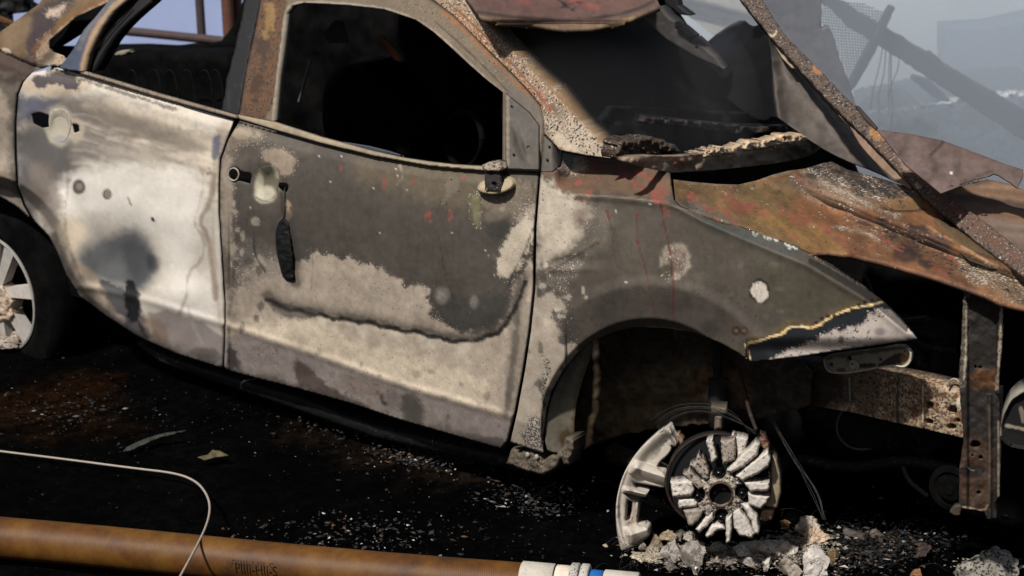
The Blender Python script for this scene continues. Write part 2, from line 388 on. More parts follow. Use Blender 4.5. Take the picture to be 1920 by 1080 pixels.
# ------------------------------------------------------------------ the burnt car: body side
CAR = thing('burnt_car', 'gutted burnt-out car with ash-white doors and bare rusty hood standing on its melted front wheel', 'car', tuple(SIDE.at(700, 860, -.8) * np.array([1, 1, 0])))
ARC = (1216, 835, 197, 221)
def belt_y(x): return lerpx(x, [(-80, 60), (60, 120), (155, 139), (440, 225), (600, 269), (700, 292), (800, 310), (905, 320), (1010, 322), (1165, 303), (1255, 325), (1320, 402), (1400, 430), (1515, 477), (1620, 540), (1690, 600), (1730, 640)])
def crease_y(x): return lerpx(x, [(-80, 520), (180, 545), (273, 567), (417, 612), (560, 658), (760, 728), (943, 781), (1100, 830)])
DENT = [(500, 560), (520, 575), (560, 583), (600, 592), (650, 600), (700, 606), (740, 618), (790, 623), (830, 636), (870, 642), (920, 632), (950, 610), (965, 580), (985, 528)]
def side_w(x, y):
    x = np.asarray(x, float); y = np.asarray(y, float)
    by = belt_y(x); cy = crease_y(x); w = np.zeros_like(x)
    up = np.clip(by - y, 0, None) / 700.; w -= up * .42 + up * up * .5
    t = np.clip((y - by) / np.maximum(cy - by, 60), 0, 1)
    w += .034 * np.sin(np.pi * np.clip(t, 0, 1) ** .8) * sstep(1400, 1100, x)
    w -= .012 * sstep(25, 0, y - by) * (y > by) * (x < 1010)
    low = np.clip(y - cy, 0, 200) / 700.; w -= low * .34 * (x < 1015)
    w += .005 * np.exp(-((y - cy + 5) / 7.) ** 2) * (x < 960)
    # shoulder of the wing: rolls over to the bonnet
    rid = lerpx(x, [(1010, 330), (1050, 366), (1130, 367), (1255, 380), (1320, 415), (1400, 450), (1515, 497), (1620, 560), (1700, 625)])
    s = np.clip(rid - y, 0, 90) / 700. * (x > 1030); w -= s * 1.25 * sstep(1030, 1080, x)
    w += .004 * np.exp(-((y - rid) / 9.) ** 2) * sstep(1030, 1120, x)
    # flare round the wheel arch
    rr = np.hypot((x - ARC[0]) / ARC[2], (y - ARC[1]) / ARC[3])
    w += .006 * sstep(1.46, 1.34, rr) * (x > 1015) - .016 * np.clip(1.36 - rr, 0, .4) / .36 * (x > 1060) - .03 * np.clip(1.08 - rr, 0, .1) / .08 * (x > 1015)
    w -= .16 * np.clip((x - 1420) / 300., 0, 1) ** 2
    w -= .02 * sstep(630, 660, y) * (x > 1400)
    # rear wheel arch and rear wing swell
    ra = np.hypot((x + 30) / 165., (y - 545) / 205.); w += .02 * sstep(1.35, 1.1, ra) - .03 * np.clip(1.06 - ra, 0, .1) / .06
    w += .028 * sstep(45, -30, x) * sstep(90, 200, y)
    # heat waves and dents in the sheet
    w += fbm(x, y, 150, 4, 3) * .006 * (x < 430) * sstep(150, 220, y) + fbm(x, y, 170, 14, 3) * .0028 * (y > by)
    dmask = (x > 470) & (x < 1010) & (y > 500) & (y < 680)
    if np.any(dmask):
        d, qx, qy = seg_dist(np.where(dmask, x, 1e4), np.where(dmask, y, 1e4), smooth(DENT, 2, False), False)
        w += np.where(dmask, -.003 * np.exp(-(d / 6.) ** 2) - .0035 * np.exp(-(d / 26.) ** 2) * (1 + .5 * np.sin(x / 9.)), 0)
    # dents
    for cx, cy_, rx, ry, dp in ((232, 500, 70, 70, -.020), (330, 560, 50, 40, .010), (395, 440, 14, 90, -.008), (380, 360, 30, 50, .006), (250, 395, 90, 40, .006), (485, 480, 12, 50, -.005),
                                (1060, 490, 60, 12, -.006), (1050, 505, 50, 6, .005), (962, 560, 20, 110, -.007), (930, 700, 14, 90, -.008), (745, 770, 22, 26, -.008), (580, 700, 26, 30, -.006), (250, 575, 14, 50, -.008),
                                (945, 270, 12, 40, .0), (112, 240, 22, 34, -.012), (500, 345, 26, 32, -.014)):
        w += dp * np.exp(-((x - cx) / rx) ** 2 - ((y - cy_) / ry) ** 2)
    # raised ribs of the quarter pillar and the mirror sail
    w += .008 * np.exp(-((x - (968 + (y - 250) * .35)) / 8.) ** 2) * sstep(215, 240, y) * sstep(320, 290, y)
    # shut lines turn in
    for pts in (GAP1, GAP2, GAP0):
        d, _, _ = seg_dist(x, y, pts, False); w -= .005 * sstep(4.5, 0, d)
    return w
GAP0 = [(33, 178), (29, 230), (30, 300), (33, 350), (46, 385), (62, 413)]
GAP1 = [(447, 224), (427, 261), (413, 300), (411, 345), (411, 400), (416, 480), (422, 570), (421, 640), (418, 692)]
GAP2 = [(1018, 256), (1012, 323), (1003, 427), (1001, 543), (993, 620), (982, 693), (967, 773), (953, 827)]

def side_paint(p, part):
    x, y = p.x, p.y; p.edge = .31 if part in ('front_door', 'wing', 'quarter') else 0.
    ash = S(206, 196, 181); ashw = S(238, 230, 217); grey = S(104, 98, 90); dk = S(86, 79, 71); mid = S(150, 137, 121); navy = S(42, 44, 54); blk = S(18, 17, 18)
    P, L, B = p.poly, p.line, p.blob
    if part == 'quarter':
        p.c[:] = S(150, 138, 122)
        P([(-90, -20), (230, -20), (130, 60), (90, 100), (60, 150), (0, 140), (-90, 140)], S(104, 84, 60), 1, 20, 6)
        P([(-90, 90), (0, 95), (70, 110), (60, 140), (-90, 135)], S(58, 44, 44), .8, 14, 6)
        P([(55, 30), (90, 0), (150, -20), (100, 60), (80, 110), (50, 100)], S(52, 44, 50), .85, 14, 8)
        P([(80, 25), (130, 0), (115, 25), (95, 32)], S(200, 175, 150), .7, 8, 6, 8, flake=.6)
        P([(80, 70), (98, 60), (95, 90), (120, 105), (128, 118), (80, 118), (62, 110)], S(178, 150, 120), .7, 6, 4, 7, soot=.45)
        L([(200, 2), (160, 25), (120, 50), (98, 70)], 4, S(190, 160, 130), .8, 3, 2, 6)
        L([(215, -8), (150, 18), (92, 62), (62, 95)], 7, S(120, 75, 35), .6, 4, 2, 8)
        P([(-90, 130), (60, 140), (35, 170), (30, 230), (-90, 200)], S(92, 84, 74), .9, 22, 8)
        P([(-90, 190), (20, 175), (30, 320), (-90, 300)], S(175, 160, 140), .7, 26, 12, 30)
        P([(-90, 215), (18, 205), (28, 260), (10, 300), (-90, 270)], S(120, 110, 100), .6, 24, 12, 30)
        P([(-90, 330), (20, 340), (45, 390), (-90, 380)], S(110, 103, 98), .6, 20, 8)
        P([(20, 60), (60, 10), (100, -20), (60, -20), (0, 40), (-90, 80), (-90, 100)], S(70, 54, 40), .5, 20, 8)
        L([(96, 100), (60, 128), (30, 150), (-20, 150), (-90, 150)], 18, S(56, 46, 40), .8, 16, 6, 12)
        L([(30, 180), (26, 260), (28, 340), (52, 400)], 18, S(72, 66, 60), .75, 18, 6, 12)
        B(12, 95, 9, 5, S(200, 180, 160), .7, 20)
        B(30, 60, 22, 34, S(122, 102, 78), .6, 40)
    if part == 'rear_door':
        p.c[:] = ash
        P([(30, 150), (60, 180), (130, 182), (250, 200), (420, 250), (415, 300), (300, 290), (200, 270), (130, 330), (60, 390), (25, 350)], S(112, 104, 96), .82, 50, 16, 60)
        P([(150, 185), (300, 205), (420, 262), (420, 400), (330, 350), (260, 280), (190, 240)], S(226, 210, 186), .75, 30, 14, 50)
        P([(28, 180), (90, 182), (120, 190), (70, 215), (45, 230), (30, 225)], S(78, 82, 100), .8, 14, 6)
        P([(30, 230), (90, 230), (150, 300), (140, 350), (100, 340), (60, 400), (30, 340)], S(92, 88, 86), .85, 30, 12, 30)
        P([(35, 310), (75, 315), (110, 330), (80, 350), (50, 350)], S(80, 80, 84), .7, 18, 8)
        P([(30, 160), (60, 142), (110, 133), (152, 146), (180, 160), (140, 178), (70, 178)], S(190, 172, 148), .9, 6, 4, 9, soot=.0)
        P([(55, 146), (105, 133), (150, 145), (152, 168), (128, 172), (110, 158), (80, 165), (60, 160)], S(60, 58, 66), .9, 4, 6, 9)
        L([(90, 133), (160, 150), (250, 180), (330, 206)], 6, S(70, 58, 50), .7, 3, 3, 7)
        P([(60, 180), (150, 176), (230, 205), (330, 240), (330, 262), (220, 246), (150, 226), (110, 200)], S(92, 84, 76), .6, 30, 8, 40)
        for k in range(40):    # drifting smoke streaks and light veins
            t = random.random(); x0 = 120 + 210 * random.random(); y0 = 205 + 0.28 * (x0 - 120) + 110 * t; L([(x0, y0), (x0 + 35, y0 + 6 + 8 * math.sin(k)), (x0 + 80, y0 + 24), (x0 + 110, y0 + 30 + 6 * math.cos(k))], 3 + 4 * random.random(), S(236, 224, 204) if k % 2 else S(98, 90, 82), .3, 6, 2, 20)
        for a in range(8):   # smoky horizontal swirls
            yy = 215 + a * 14; L([(130, yy - 10), (210, yy + 4 * (a % 3)), (300, yy + 18 + 5 * (a % 2)), (400, yy + 50)], 6, S(110, 100, 90), .35, 14, 5, 30)
        P([(125, 330), (250, 300), (400, 330), (380, 400), (370, 470), (400, 560), (415, 600), (340, 590), (300, 560), (310, 470), (250, 420), (150, 400), (110, 410), (95, 360)], ashw, .85, 40, 12, 40)
        P([(100, 400), (170, 420), (150, 470), (140, 500), (115, 480)], S(226, 208, 180), .9, 26, 6)
        L([(370, 300), (385, 340), (368, 400), (362, 420), (385, 450), (378, 490), (352, 510), (350, 560), (335, 590)], 3, S(150, 136, 120), .6, 6, 3, 20)
        L([(402, 330), (395, 380), (372, 415), (390, 440), (398, 500), (405, 560)], 9, S(140, 122, 104), .75, 8, 2, 20)
        P([(408, 225), (440, 228), (412, 310), (395, 400), (404, 560), (425, 690), (410, 560), (400, 420), (400, 300)], S(150, 132, 112), .5, 8, 3)
        P([(400, 255), (415, 250), (412, 290), (402, 305), (396, 290)], S(80, 84, 104), .8, 4, 3, 6)
        L([(392, 315), (388, 328), (396, 322)], 3, blk, .6, 2, 2, 5)
        # soft dark cloud over the wheel arch corner
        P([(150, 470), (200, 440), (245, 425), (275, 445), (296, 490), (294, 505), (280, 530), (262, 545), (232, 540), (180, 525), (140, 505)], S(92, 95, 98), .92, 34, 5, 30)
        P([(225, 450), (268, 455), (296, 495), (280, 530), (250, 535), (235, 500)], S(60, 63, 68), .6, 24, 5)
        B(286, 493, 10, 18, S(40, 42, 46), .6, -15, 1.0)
        P([(183, 522), (205, 530), (238, 545), (262, 560), (270, 600), (285, 640), (255, 640), (215, 590), (195, 560)], S(46, 48, 58), .88, 9, 4, 10)
        P([(240, 520), (252, 530), (262, 560), (262, 600), (246, 612), (234, 570), (232, 540)], S(14, 14, 16), .95, 5, 3, 8)
        L([(245, 575), (262, 610), (274, 632)], 5, S(30, 28, 28), .8, 5, 3, 8)
        P([(140, 480), (180, 520), (210, 580), (235, 610), (200, 590), (150, 560), (120, 500)], S(165, 145, 122), .7, 12, 5)
        B(222, 598, 14, 10, S(190, 170, 155), .8, 20)
        P([(275, 570), (417, 615), (417, 692), (330, 668), (290, 640)], S(146, 134, 128), .85, 7, 2)
        P([(262, 590), (310, 600), (320, 640), (300, 655), (275, 630)], S(140, 115, 96), .7, 14, 5)
        P([(355, 655), (405, 650), (410, 668), (385, 672), (358, 668)], S(90, 78, 74), .6, 8, 4, 8)
        L([(352, 575), (362, 610), (380, 645)], 5, S(178, 168, 164), .6, 6)
        L([(128, 340), (120, 420), (135, 480), (150, 520)], 3, S(120, 100, 84), .5, 6, 3, 12)
        L([(103, 438), (125, 500), (160, 556), (205, 592), (262, 634), (330, 664)], 9, S(60, 54, 50), .6, 8, 3, 10)
        L([(100, 450), (128, 520), (165, 566), (205, 600), (262, 640), (330, 670), (416, 694)], 34, S(44, 38, 36), .9, 34, 6, 14)
        L([(34, 180), (30, 240), (30, 300), (36, 350), (62, 410)], 14, S(70, 66, 66), .7, 20, 5, 14)
        P([(60, 300), (100, 320), (120, 370), (110, 430), (90, 430), (66, 390), (46, 340)], S(120, 108, 96), .7, 24, 8, 20)
        P([(150, 196), (260, 222), (380, 262), (400, 290), (330, 282), (250, 262), (170, 250)], S(100, 91, 82), .62, 26, 9, 34)
        P([(210, 262), (300, 282), (380, 306), (340, 318), (260, 300), (190, 300)], S(150, 139, 125), .6, 24, 8, 30)
        for cx, cy in ((148, 350), (201, 364)):
            B(cx, cy, 12 if cx < 160 else 9, 14 if cx < 160 else 10, S(62, 56, 52), .9, 0, .35, .1); B(cx + 1, cy, 6, 7, S(150, 138, 124), .9, 0, .5, .1)
        B(287, 412, 3, 5, blk, 1, -30, .5, 0); B(243, 378, 2, 9, S(110, 95, 80), .7, -20)
        # lighter halo of the handle pocket
        B(112, 236, 26, 36, S(188, 178, 158), .9, 0, .4, .12); B(144, 246, 14, 24, S(180, 165, 145), .8, 0, .5, .12); B(112, 262, 14, 8, S(130, 134, 146), .5)
        B(75, 225, 26, 14, S(60, 56, 60), .6, 20, .8)
    if part == 'front_door':
        p.c[:] = dk; olive = S(100, 92, 78)
        P([(640, 280), (760, 310), (1000, 325), (985, 400), (860, 410), (700, 380)], S(112, 100, 80), .8, 50, 12, 50)
        P([(560, 330), (760, 360), (940, 420), (930, 560), (800, 540), (620, 470), (560, 420)], S(84, 77, 69), .8, 40, 12, 50)
        P([(425, 250), (470, 225), (520, 250), (600, 270), (560, 300), (540, 330), (470, 300), (440, 320)], S(104, 95, 85), .7, 20, 8)
        P([(420, 250), (460, 232), (500, 250), (480, 270), (440, 272), (436, 300), (424, 330), (414, 330)], S(140, 126, 110), .8, 10, 5, 9, flake=.25)
        B(450, 250, 20, 10, S(170, 155, 132), .6, 10, .8)
        P([(412, 290), (436, 290), (438, 420), (444, 520), (446, 700), (418, 695), (420, 560), (410, 400)], S(140, 128, 113), .85, 14, 5, 12, flake=.2, soot=.15)
        P([(436, 440), (520, 460), (540, 520), (500, 560), (440, 560)], S(112, 104, 96), .7, 20, 8, 14, flake=.33)
        P([(488, 282), (512, 275), (545, 288), (556, 300), (546, 330), (522, 330), (500, 305)], S(146, 130, 112), .95, 5, 3, 10)
        B(500, 345, 26, 33, S(122, 114, 96), .9, 0, .3, .08); B(497, 365, 20, 17, S(182, 174, 152), .95, 0, .5, .12)
        B(486, 345, 8, 20, S(186, 178, 156), .7, 10, .7); B(503, 320, 12, 16, S(76, 76, 60), .8, 20, .8); B(516, 318, 5, 18, S(160, 150, 130), .8, -20, .8)
        # ash laid bare low on the door
        P([(540, 505), (575, 482), (600, 472), (640, 485), (690, 497), (720, 512), (748, 520), (758, 540), (778, 538), (800, 536), (804, 560), (812, 590), (830, 612), (868, 626), (905, 622), (940, 605), (962, 570), (975, 520), (1000, 470), (1010, 600), (985, 860), (700, 800), (415, 710), (415, 540), (470, 540)], S(172, 157, 139), .97, 5, 8, 16, flake=.12, soot=.22)
        P([(480, 490), (520, 480), (545, 500), (545, 560), (510, 565), (440, 560), (440, 520)], S(150, 137, 121), .6, 14, 6, 14, flake=.3)
        P([(430, 600), (560, 600), (700, 640), (900, 700), (930, 770), (760, 725), (560, 650), (430, 612)], S(204, 188, 164), .8, 30, 10, 30, soot=.2)
        P([(980, 395), (960, 430), (948, 455), (938, 470), (930, 490), (936, 515), (955, 522), (975, 500), (990, 470), (1004, 440), (1004, 380)], S(192, 178, 156), .95, 6, 6, 12, flake=.4)
        P([(905, 360), (960, 350), (1000, 330), (1008, 400), (960, 420), (925, 400), (900, 390)], S(130, 118, 102), .8, 12, 8, 12, flake=.3, soot=.2)
        P([(925, 400), (960, 395), (950, 440), (925, 455), (910, 430)], S(62, 60, 55), .7, 14, 6, 10)
        P([(885, 360), (902, 368), (900, 420), (893, 425), (884, 390)], S(140, 136, 100), .7, 5, 3)
        P([(965, 520), (985, 530), (996, 600), (985, 690), (965, 780), (950, 780), (948, 640)], S(140, 128, 114), .75, 12, 5, 12, soot=.2)
        L([(1000, 425), (985, 470), (965, 505), (950, 540)], 3, S(50, 46, 42), .7, 3, 2, 8)
        L([(972, 540), (968, 640), (955, 730), (948, 780)], 12, S(86, 80, 74), .6, 12, 3, 14)
        P([(800, 545), (880, 560), (950, 545), (955, 590), (900, 622), (850, 615), (820, 590)], S(74, 70, 64), .95, 8, 5, 12, flake=.14)
        # melted wavy line
        for cx, cy, r in ((607, 600, 12), (678, 620, 11), (740, 625, 12), (800, 640, 14), (870, 655, 13)): B(cx, cy, r, r * 1.1, S(192, 180, 162), .6, 0, .9, .25, 8)
        L([(a, b - 8) for a, b in DENT], 20, S(104, 95, 86), .7, 20, 3, 16)
        L([(a, b + 2.5 * math.sin(a / 7.)) for a, b in smooth(DENT, 2, False)], 8, S(30, 28, 25), .97, 5, 2.4, 8)
        P([(500, 560), (550, 575), (600, 588), (590, 600), (540, 596), (505, 580)], S(62, 57, 52), .7, 12, 4, 9)
        B(830, 555, 13, 15, S(140, 132, 122), .85, 0, .7, .2); B(888, 566, 8, 13, S(132, 125, 116), .85, 0, .8, .2)
        for cx, cy, r in ((640, 612, 8), (700, 640, 12), (560, 640, 18), (620, 740, 22)): B(cx, cy, r, r, S(120, 108, 96), .3, 0, 1.2, .3)
        # below the crease
        P([(415, 614), (560, 660), (760, 730), (945, 783), (965, 800), (950, 850), (415, 710)], S(146, 135, 128), .9, 5, 2, 14, soot=.2)
        P([(425, 640), (440, 655), (450, 690), (430, 690)], S(60, 54, 50), .85, 7, 4, 7)
        P([(460, 655), (520, 640), (530, 665), (500, 690), (465, 685)], S(128, 116, 110), .6, 14, 5, 8, soot=.36)
        P([(548, 668), (580, 690), (600, 715), (640, 740), (700, 765), (690, 790), (600, 760), (560, 735)], S(86, 70, 62), .8, 9, 4, 14)
        P([(640, 702), (650, 700), (740, 725), (745, 745), (640, 740)], S(130, 114, 104), .7, 6, 3, 12, soot=.25)
        P([(756, 735), (775, 735), (795, 770), (790, 800), (830, 820), (760, 806), (752, 770)], S(90, 84, 76), .85, 14, 4, 12)
        P([(820, 785), (880, 800), (900, 815), (890, 830), (820, 815)], S(120, 106, 98), .5, 14, 5)
        P([(890, 820), (940, 818), (944, 840), (900, 836)], S(92, 82, 76), .7, 8, 4)
        L([(715, 745), (720, 757)], 8, S(50, 44, 40), .7, 6, 3, 6)
        L([(418, 694), (560, 732), (700, 783), (800, 813), (940, 842)], 9, S(52, 44, 40), .65, 8, 3, 10)
        L([(418, 700), (560, 738), (700, 790), (800, 820), (940, 846)], 30, S(56, 48, 44), .85, 30, 7, 16)
        L([(700, 782), (720, 790), (760, 800)], 14, S(60, 50, 46), .7, 10, 5, 8); L([(420, 470), (432, 520), (436, 600)], 12, S(88, 80, 72), .5, 14, 6, 12)
        # scratches, red marks, painted handle shadow
        for k in range(26):
            a = random.random(); bx = 430 + 60 * random.random(); by = 380 + 240 * a; B(bx, by, 3 + 5 * random.random(), 3 + 8 * random.random(), S(168, 156, 138) if random.random() < .6 else S(66, 61, 56), .55, 0, .5, .4, 5)
        for k in range(22):
            a = random.random(); bx = 470 + 470 * a; by = 640 + 105 * a + random.uniform(-20, 70); B(bx, by, 3 + 7 * random.random(), 2 + 5 * random.random(), S(112, 102, 92), .5, 14, .6, .4, 6)
        for k in range(12):
            x0 = 560 + 400 * random.random(); y0 = 350 + 120 * random.random(); L([(x0, y0), (x0 + random.uniform(-6, 6), y0 + 50), (x0 + random.uniform(-10, 10), y0 + 90)], 2.5, S(70, 64, 58), .35, 3, 1)
        P([(700, 498), (745, 520), (740, 560), (690, 570), (650, 540)], S(150, 138, 124), .5, 14, 8, 10, flake=.2)
        L([(476, 345), (474, 330), (488, 312), (505, 306), (522, 316), (526, 340), (518, 366), (498, 380), (480, 370)], 3, S(60, 55, 48), .6, 3, 1)
        L([(475, 445), (478, 480), (498, 510)], 3, S(56, 52, 48), .8, 3, 1); L([(822, 440), (835, 520), (850, 560)], 1.6, S(40, 36, 36), .6, 2, 1)
        L([(528, 360), (530, 400)], 5, S(40, 30, 24), .6, 4, 2); L([(540, 380), (542, 410), (530, 412)], 9, S(176, 154, 126), .7, 7, 3, 8)
        L([(537, 405), (553, 470), (556, 530)], 22, S(60, 55, 50), .6, 16, 3)  # soft shadow of the hanging handle, painted to its right
        for cx, cy, rx, ry in ((722, 340, 6, 8), (845, 405, 7, 12), (803, 403, 8, 9), (808, 415, 6, 5), (775, 340, 5, 5), (640, 315, 5, 7), (870, 330, 6, 6), (720, 352, 4, 5)): B(cx, cy, rx, ry, None, .9, 10, 1.0, .35, 6, red=.62)
        for cx, cy in ((599, 292), (640, 293), (743, 316), (745, 330), (700, 352), (762, 357), (620, 340), (910, 470), (915, 480), (470, 390), (712, 437), (848, 437)): B(cx, cy, 1.9, 1.6, S(225, 215, 200), .55, 0, .8, 0)
        L([(750, 310), (756, 330), (745, 345)], 4, S(150, 140, 122), .5, 4, 3, 6); P([(835, 340), (862, 336), (860, 360), (845, 368), (825, 388), (835, 365)], S(122, 112, 96), .8, 3, 2, 8)
        L([(560, 246), (640, 268), (740, 293)], 1.5, S(170, 155, 128), .7, 1.5, .6)
        B(935, 400, 26, 12, S(150, 138, 118), .5, -20, 1)
    if part == 'sail':
        p.c[:] = S(92, 86, 78); L([(952, 178), (952, 310)], 5, S(150, 136, 118), .7, 4, 2, 7); P([(965, 240), (985, 270), (990, 300), (975, 300), (960, 270)], S(64, 60, 56), .6, 8, 2)
    if part == 'frame':
        p.c[:] = S(108, 94, 78)
        P([(440, 230), (462, 120), (480, 40), (490, -20), (540, -20), (528, 80), (515, 225)], S(88, 66, 44), 1, 6, 3, rust=.42, flake=.12, soot=.42)
        L([(492, -10), (478, 60), (462, 140), (452, 210)], 7, S(72, 54, 44), .7, 5, 3)
        P([(480, 60), (510, 60), (500, 120), (485, 130)], S(40, 28, 30), .6, 10, 7, 8); P([(470, 140), (495, 140), (485, 185), (468, 190)], S(48, 30, 22), .7, 10, 8, 9); P([(495, 10), (515, 0), (510, 60), (492, 90)], S(140, 110, 66), .7, 10, 7, 9)
        L([(512, 226), (519, 150), (529, 78), (535, 24), (546, 9), (572, 3), (650, 7), (722, 15), (782, 36), (815, 59), (848, 89), (881, 120), (913, 149), (942, 171)], 4.5, S(150, 140, 124), .85, 3, 1)
        P([(700, -10), (800, 0), (860, 45), (960, 140), (1016, 215), (1000, 240), (940, 165), (860, 90), (790, 40)], S(112, 98, 80), .8, 8, 3, 10, flake=.24, soot=.30)
        L([(830, 22), (880, 66), (940, 128), (990, 178)], 6, S(150, 92, 48), .5, 5, 3, 8, rust=.5)
        L([(815, 40), (870, 88), (930, 148), (985, 205)], 3, S(52, 46, 40), .7, 3, 1)
        P([(940, 150), (985, 178), (1015, 215), (1015, 255), (1000, 240), (960, 190)], S(100, 94, 86), .8, 10, 3)
    if part == 'a_pillar':
        p.c[:] = S(140, 116, 90); p.m[:, 0] = .36; p.m[:, 1] = .38
        L([(850, 20), (900, 60), (960, 125), (1010, 180), (1060, 240)], 14, S(150, 96, 56), .6, 10, 6, 12, rust=.42)
        L([(905, 32), (1000, 130), (1080, 213), (1130, 268)], 5, S(110, 84, 56), .7, 4, 2)
        P([(1022, 215), (1075, 215), (1130, 270), (1160, 298), (1100, 292), (1050, 280), (1022, 250)], S(172, 156, 134), .85, 12, 6, 12, flake=.30, soot=.42)
        P([(1030, 245), (1060, 260), (1095, 285), (1120, 295), (1060, 285)], S(186, 168, 145), .8, 12, 6, 10, soot=.12)
        P([(1040, 190), (1060, 215), (1050, 225), (1030, 200)], S(70, 78, 70), .6, 10, 5, 8)
        for cx, cy in ((1010, 178), (1030, 200), (1018, 190)): B(cx, cy, 6, 9, None, .9, 20, .8, .4, 6, red=.62)
        L([(840, 5), (880, 38), (950, 108), (1000, 165), (1030, 205)], 2.5, S(50, 38, 28), .6, 2, 1)
    if part == 'wing':
        p.c[:] = S(92, 84, 74)
        P([(1060, 400), (1300, 400), (1500, 500), (1640, 560), (1500, 600), (1400, 560), (1200, 520), (1080, 520)], S(98, 90, 78), .7, 50, 14, 60)
        P([(1110, 560), (1200, 540), (1330, 550), (1430, 590), (1400, 640), (1300, 620), (1200, 610), (1120, 635)], S(80, 72, 65), .7, 14, 4, 40)
        P([(1420, 490), (1520, 500), (1640, 560), (1560, 590), (1480, 600), (1400, 560)], S(84, 78, 62), .7, 40, 12, 40)
        P([(1012, 300), (1060, 288), (1150, 300), (1258, 326), (1262, 372), (1210, 368), (1120, 362), (1060, 366), (1016, 330)], S(116, 92, 72), .9, 10, 5, 18, rust=.22)
        P([(1040, 290), (1085, 292), (1108, 306), (1092, 322), (1060, 326), (1040, 312)], S(196, 180, 158), .85, 6, 5, 9, flake=.4, soot=.28)
        P([(1010, 330), (1030, 345), (1080, 375), (1108, 380), (1112, 400), (1092, 420), (1085, 455), (1060, 478), (1030, 490), (1016, 510), (1004, 500), (1004, 400)], S(190, 177, 158), .92, 22, 9, 16, flake=.16, soot=.24)
        P([(1090, 370), (1150, 385), (1150, 430), (1120, 470), (1090, 500), (1060, 500), (1090, 440)], S(122, 112, 99), .6, 26, 9, 14, flake=.34)
        P([(1070, 390), (1105, 392), (1095, 430), (1075, 430)], S(140, 122, 108), .7, 12, 4, 10)
        P([(1004, 500), (1050, 480), (1100, 466), (1085, 520), (1070, 560), (1055, 600), (1030, 640), (1000, 640)], S(118, 108, 96), .8, 16, 8, 12, flake=.36, soot=.28)
        P([(1000, 560), (1040, 545), (1055, 560), (1062, 590), (1040, 620), (1090, 650), (1062, 690), (1040, 740), (1026, 800), (1022, 855), (950, 835), (970, 760), (990, 650)], S(172, 158, 140), .92, 8, 6, 12, flake=.3, soot=.12)
        P([(1030, 590), (1060, 580), (1080, 600), (1095, 630), (1060, 650), (1045, 640), (1060, 620)], S(80, 74, 68), .9, 8, 5, 10, flake=.2)
        P([(1012, 650), (1020, 690), (1010, 720), (1030, 720), (1035, 690), (1020, 660)], S(150, 140, 124), .7, 6, 4, 7, soot=.55)
        P([(1014, 720), (1028, 700), (1032, 740), (1022, 770), (1014, 760)], None, .9, 6, 3, 7, soot=.55)
        P([(985, 800), (1000, 775), (1020, 790), (1020, 850), (1000, 845), (975, 820)], S(96, 88, 80), .9, 4, 5, 7, flake=.46)
        L([(1003, 540), (998, 600), (990, 650), (975, 730), (962, 790)], 7, S(186, 172, 152), .7, 5, 2)
        L([(1018, 505), (1050, 498), (1080, 480), (1120, 455)], 2.5, S(50, 46, 42), .7, 2.5, 1, 10); L([(1020, 492), (1060, 482), (1100, 470)], 2.5, S(66, 60, 54), .6, 3, 1)
        L([(1075, 364), (1130, 368), (1200, 372), (1260, 386), (1340, 410)], 3, S(150, 132, 108), .6, 3, 1)
        L([(1080, 372), (1200, 382), (1300, 398)], 4, S(60, 58, 50), .5, 5, 2)
        # patches
        B(1266, 490, 29, 36, S(146, 134, 118), .95, 12, .25, .12, 10, flake=.34, soot=.12); B(1268, 488, 20, 26, S(128, 110, 98), .9, 12, .5, .1, flake=.3); B(1247, 512, 16, 16, S(84, 80, 66), .9, 0, .5, .2)
        B(1248, 520, 16, 14, None, .6, 0, .9, .2, flake=.45); B(1300, 525, 22, 12, S(120, 110, 92), .5, -30, 1)
        B(1424, 546, 19, 23, S(40, 36, 30), .9, -10, .2, .14, 9); B(1424, 546, 15.5, 19, S(212, 200, 184), .98, -10, .2, .14, 9, soot=.2)
        B(1510, 603, 3, 3, S(60, 50, 40), .8)
        for cx, cy in ((1380, 620), (1395, 620)): B(cx, cy, 8, 8, S(66, 40, 28), .9, 0, .3, .2); B(cx, cy, 4, 4, S(110, 96, 84), .9)
        B(1330, 615, 16, 14, S(50, 46, 36), .5, 0, .8, .3)
        # foamy rings under the bonnet seam
        for cx, cy, r in ((1416, 437, 4.5), (1436, 443, 4), (1442, 447, 3), (1476, 456, 4), (1484, 460, 4), (1480, 463, 3), (1492, 464, 3), (1455, 448, 2.5)):
            d = np.abs(np.hypot(x - cx, y - cy) - r); p._put(sstep(1.9, .6, d), S(205, 205, 190), {})
        P([(1290, 402), (1400, 430), (1480, 462), (1510, 482), (1440, 466), (1340, 430)], S(70, 78, 74), .55, 12, 6, 14, flake=.22, rust=.2)
        # bottom lip: black band with foaming yellow edge and ash
        band = [(1406, 672), (1402, 656), (1396, 644), (1420, 641), (1450, 630), (1468, 626), (1478, 614), (1500, 611), (1526, 616), (1560, 592), (1600, 577), (1640, 571), (1656, 566), (1668, 566), (1692, 600), (1722, 640), (1600, 664), (1408, 680)]
        P([(a, b - 14) for a, b in band[:14]] + [(1656, 590), (1400, 690)], S(120, 100, 66), .45, 14, 4, 14)
        P(band, S(34, 37, 42), 1, 2, 1.2, 9, 0)
        P([(1440, 680), (1470, 660), (1530, 640), (1560, 620), (1610, 612), (1625, 595), (1642, 580), (1662, 578), (1680, 588), (1730, 640), (1600, 672)], S(196, 182, 170), .95, 5, 7, 9, flake=.25, soot=.30)
        P([(1640, 600), (1680, 590), (1722, 640), (1640, 650)], S(182, 168, 156), .6, 12, 5, 9)
        L(band[:14], 4.2, S(236, 192, 116), 1, 2, 1.4, 5, 1); L(band[:14], 1.8, S(250, 236, 200), .8, 1.5, .8, 5, 1)
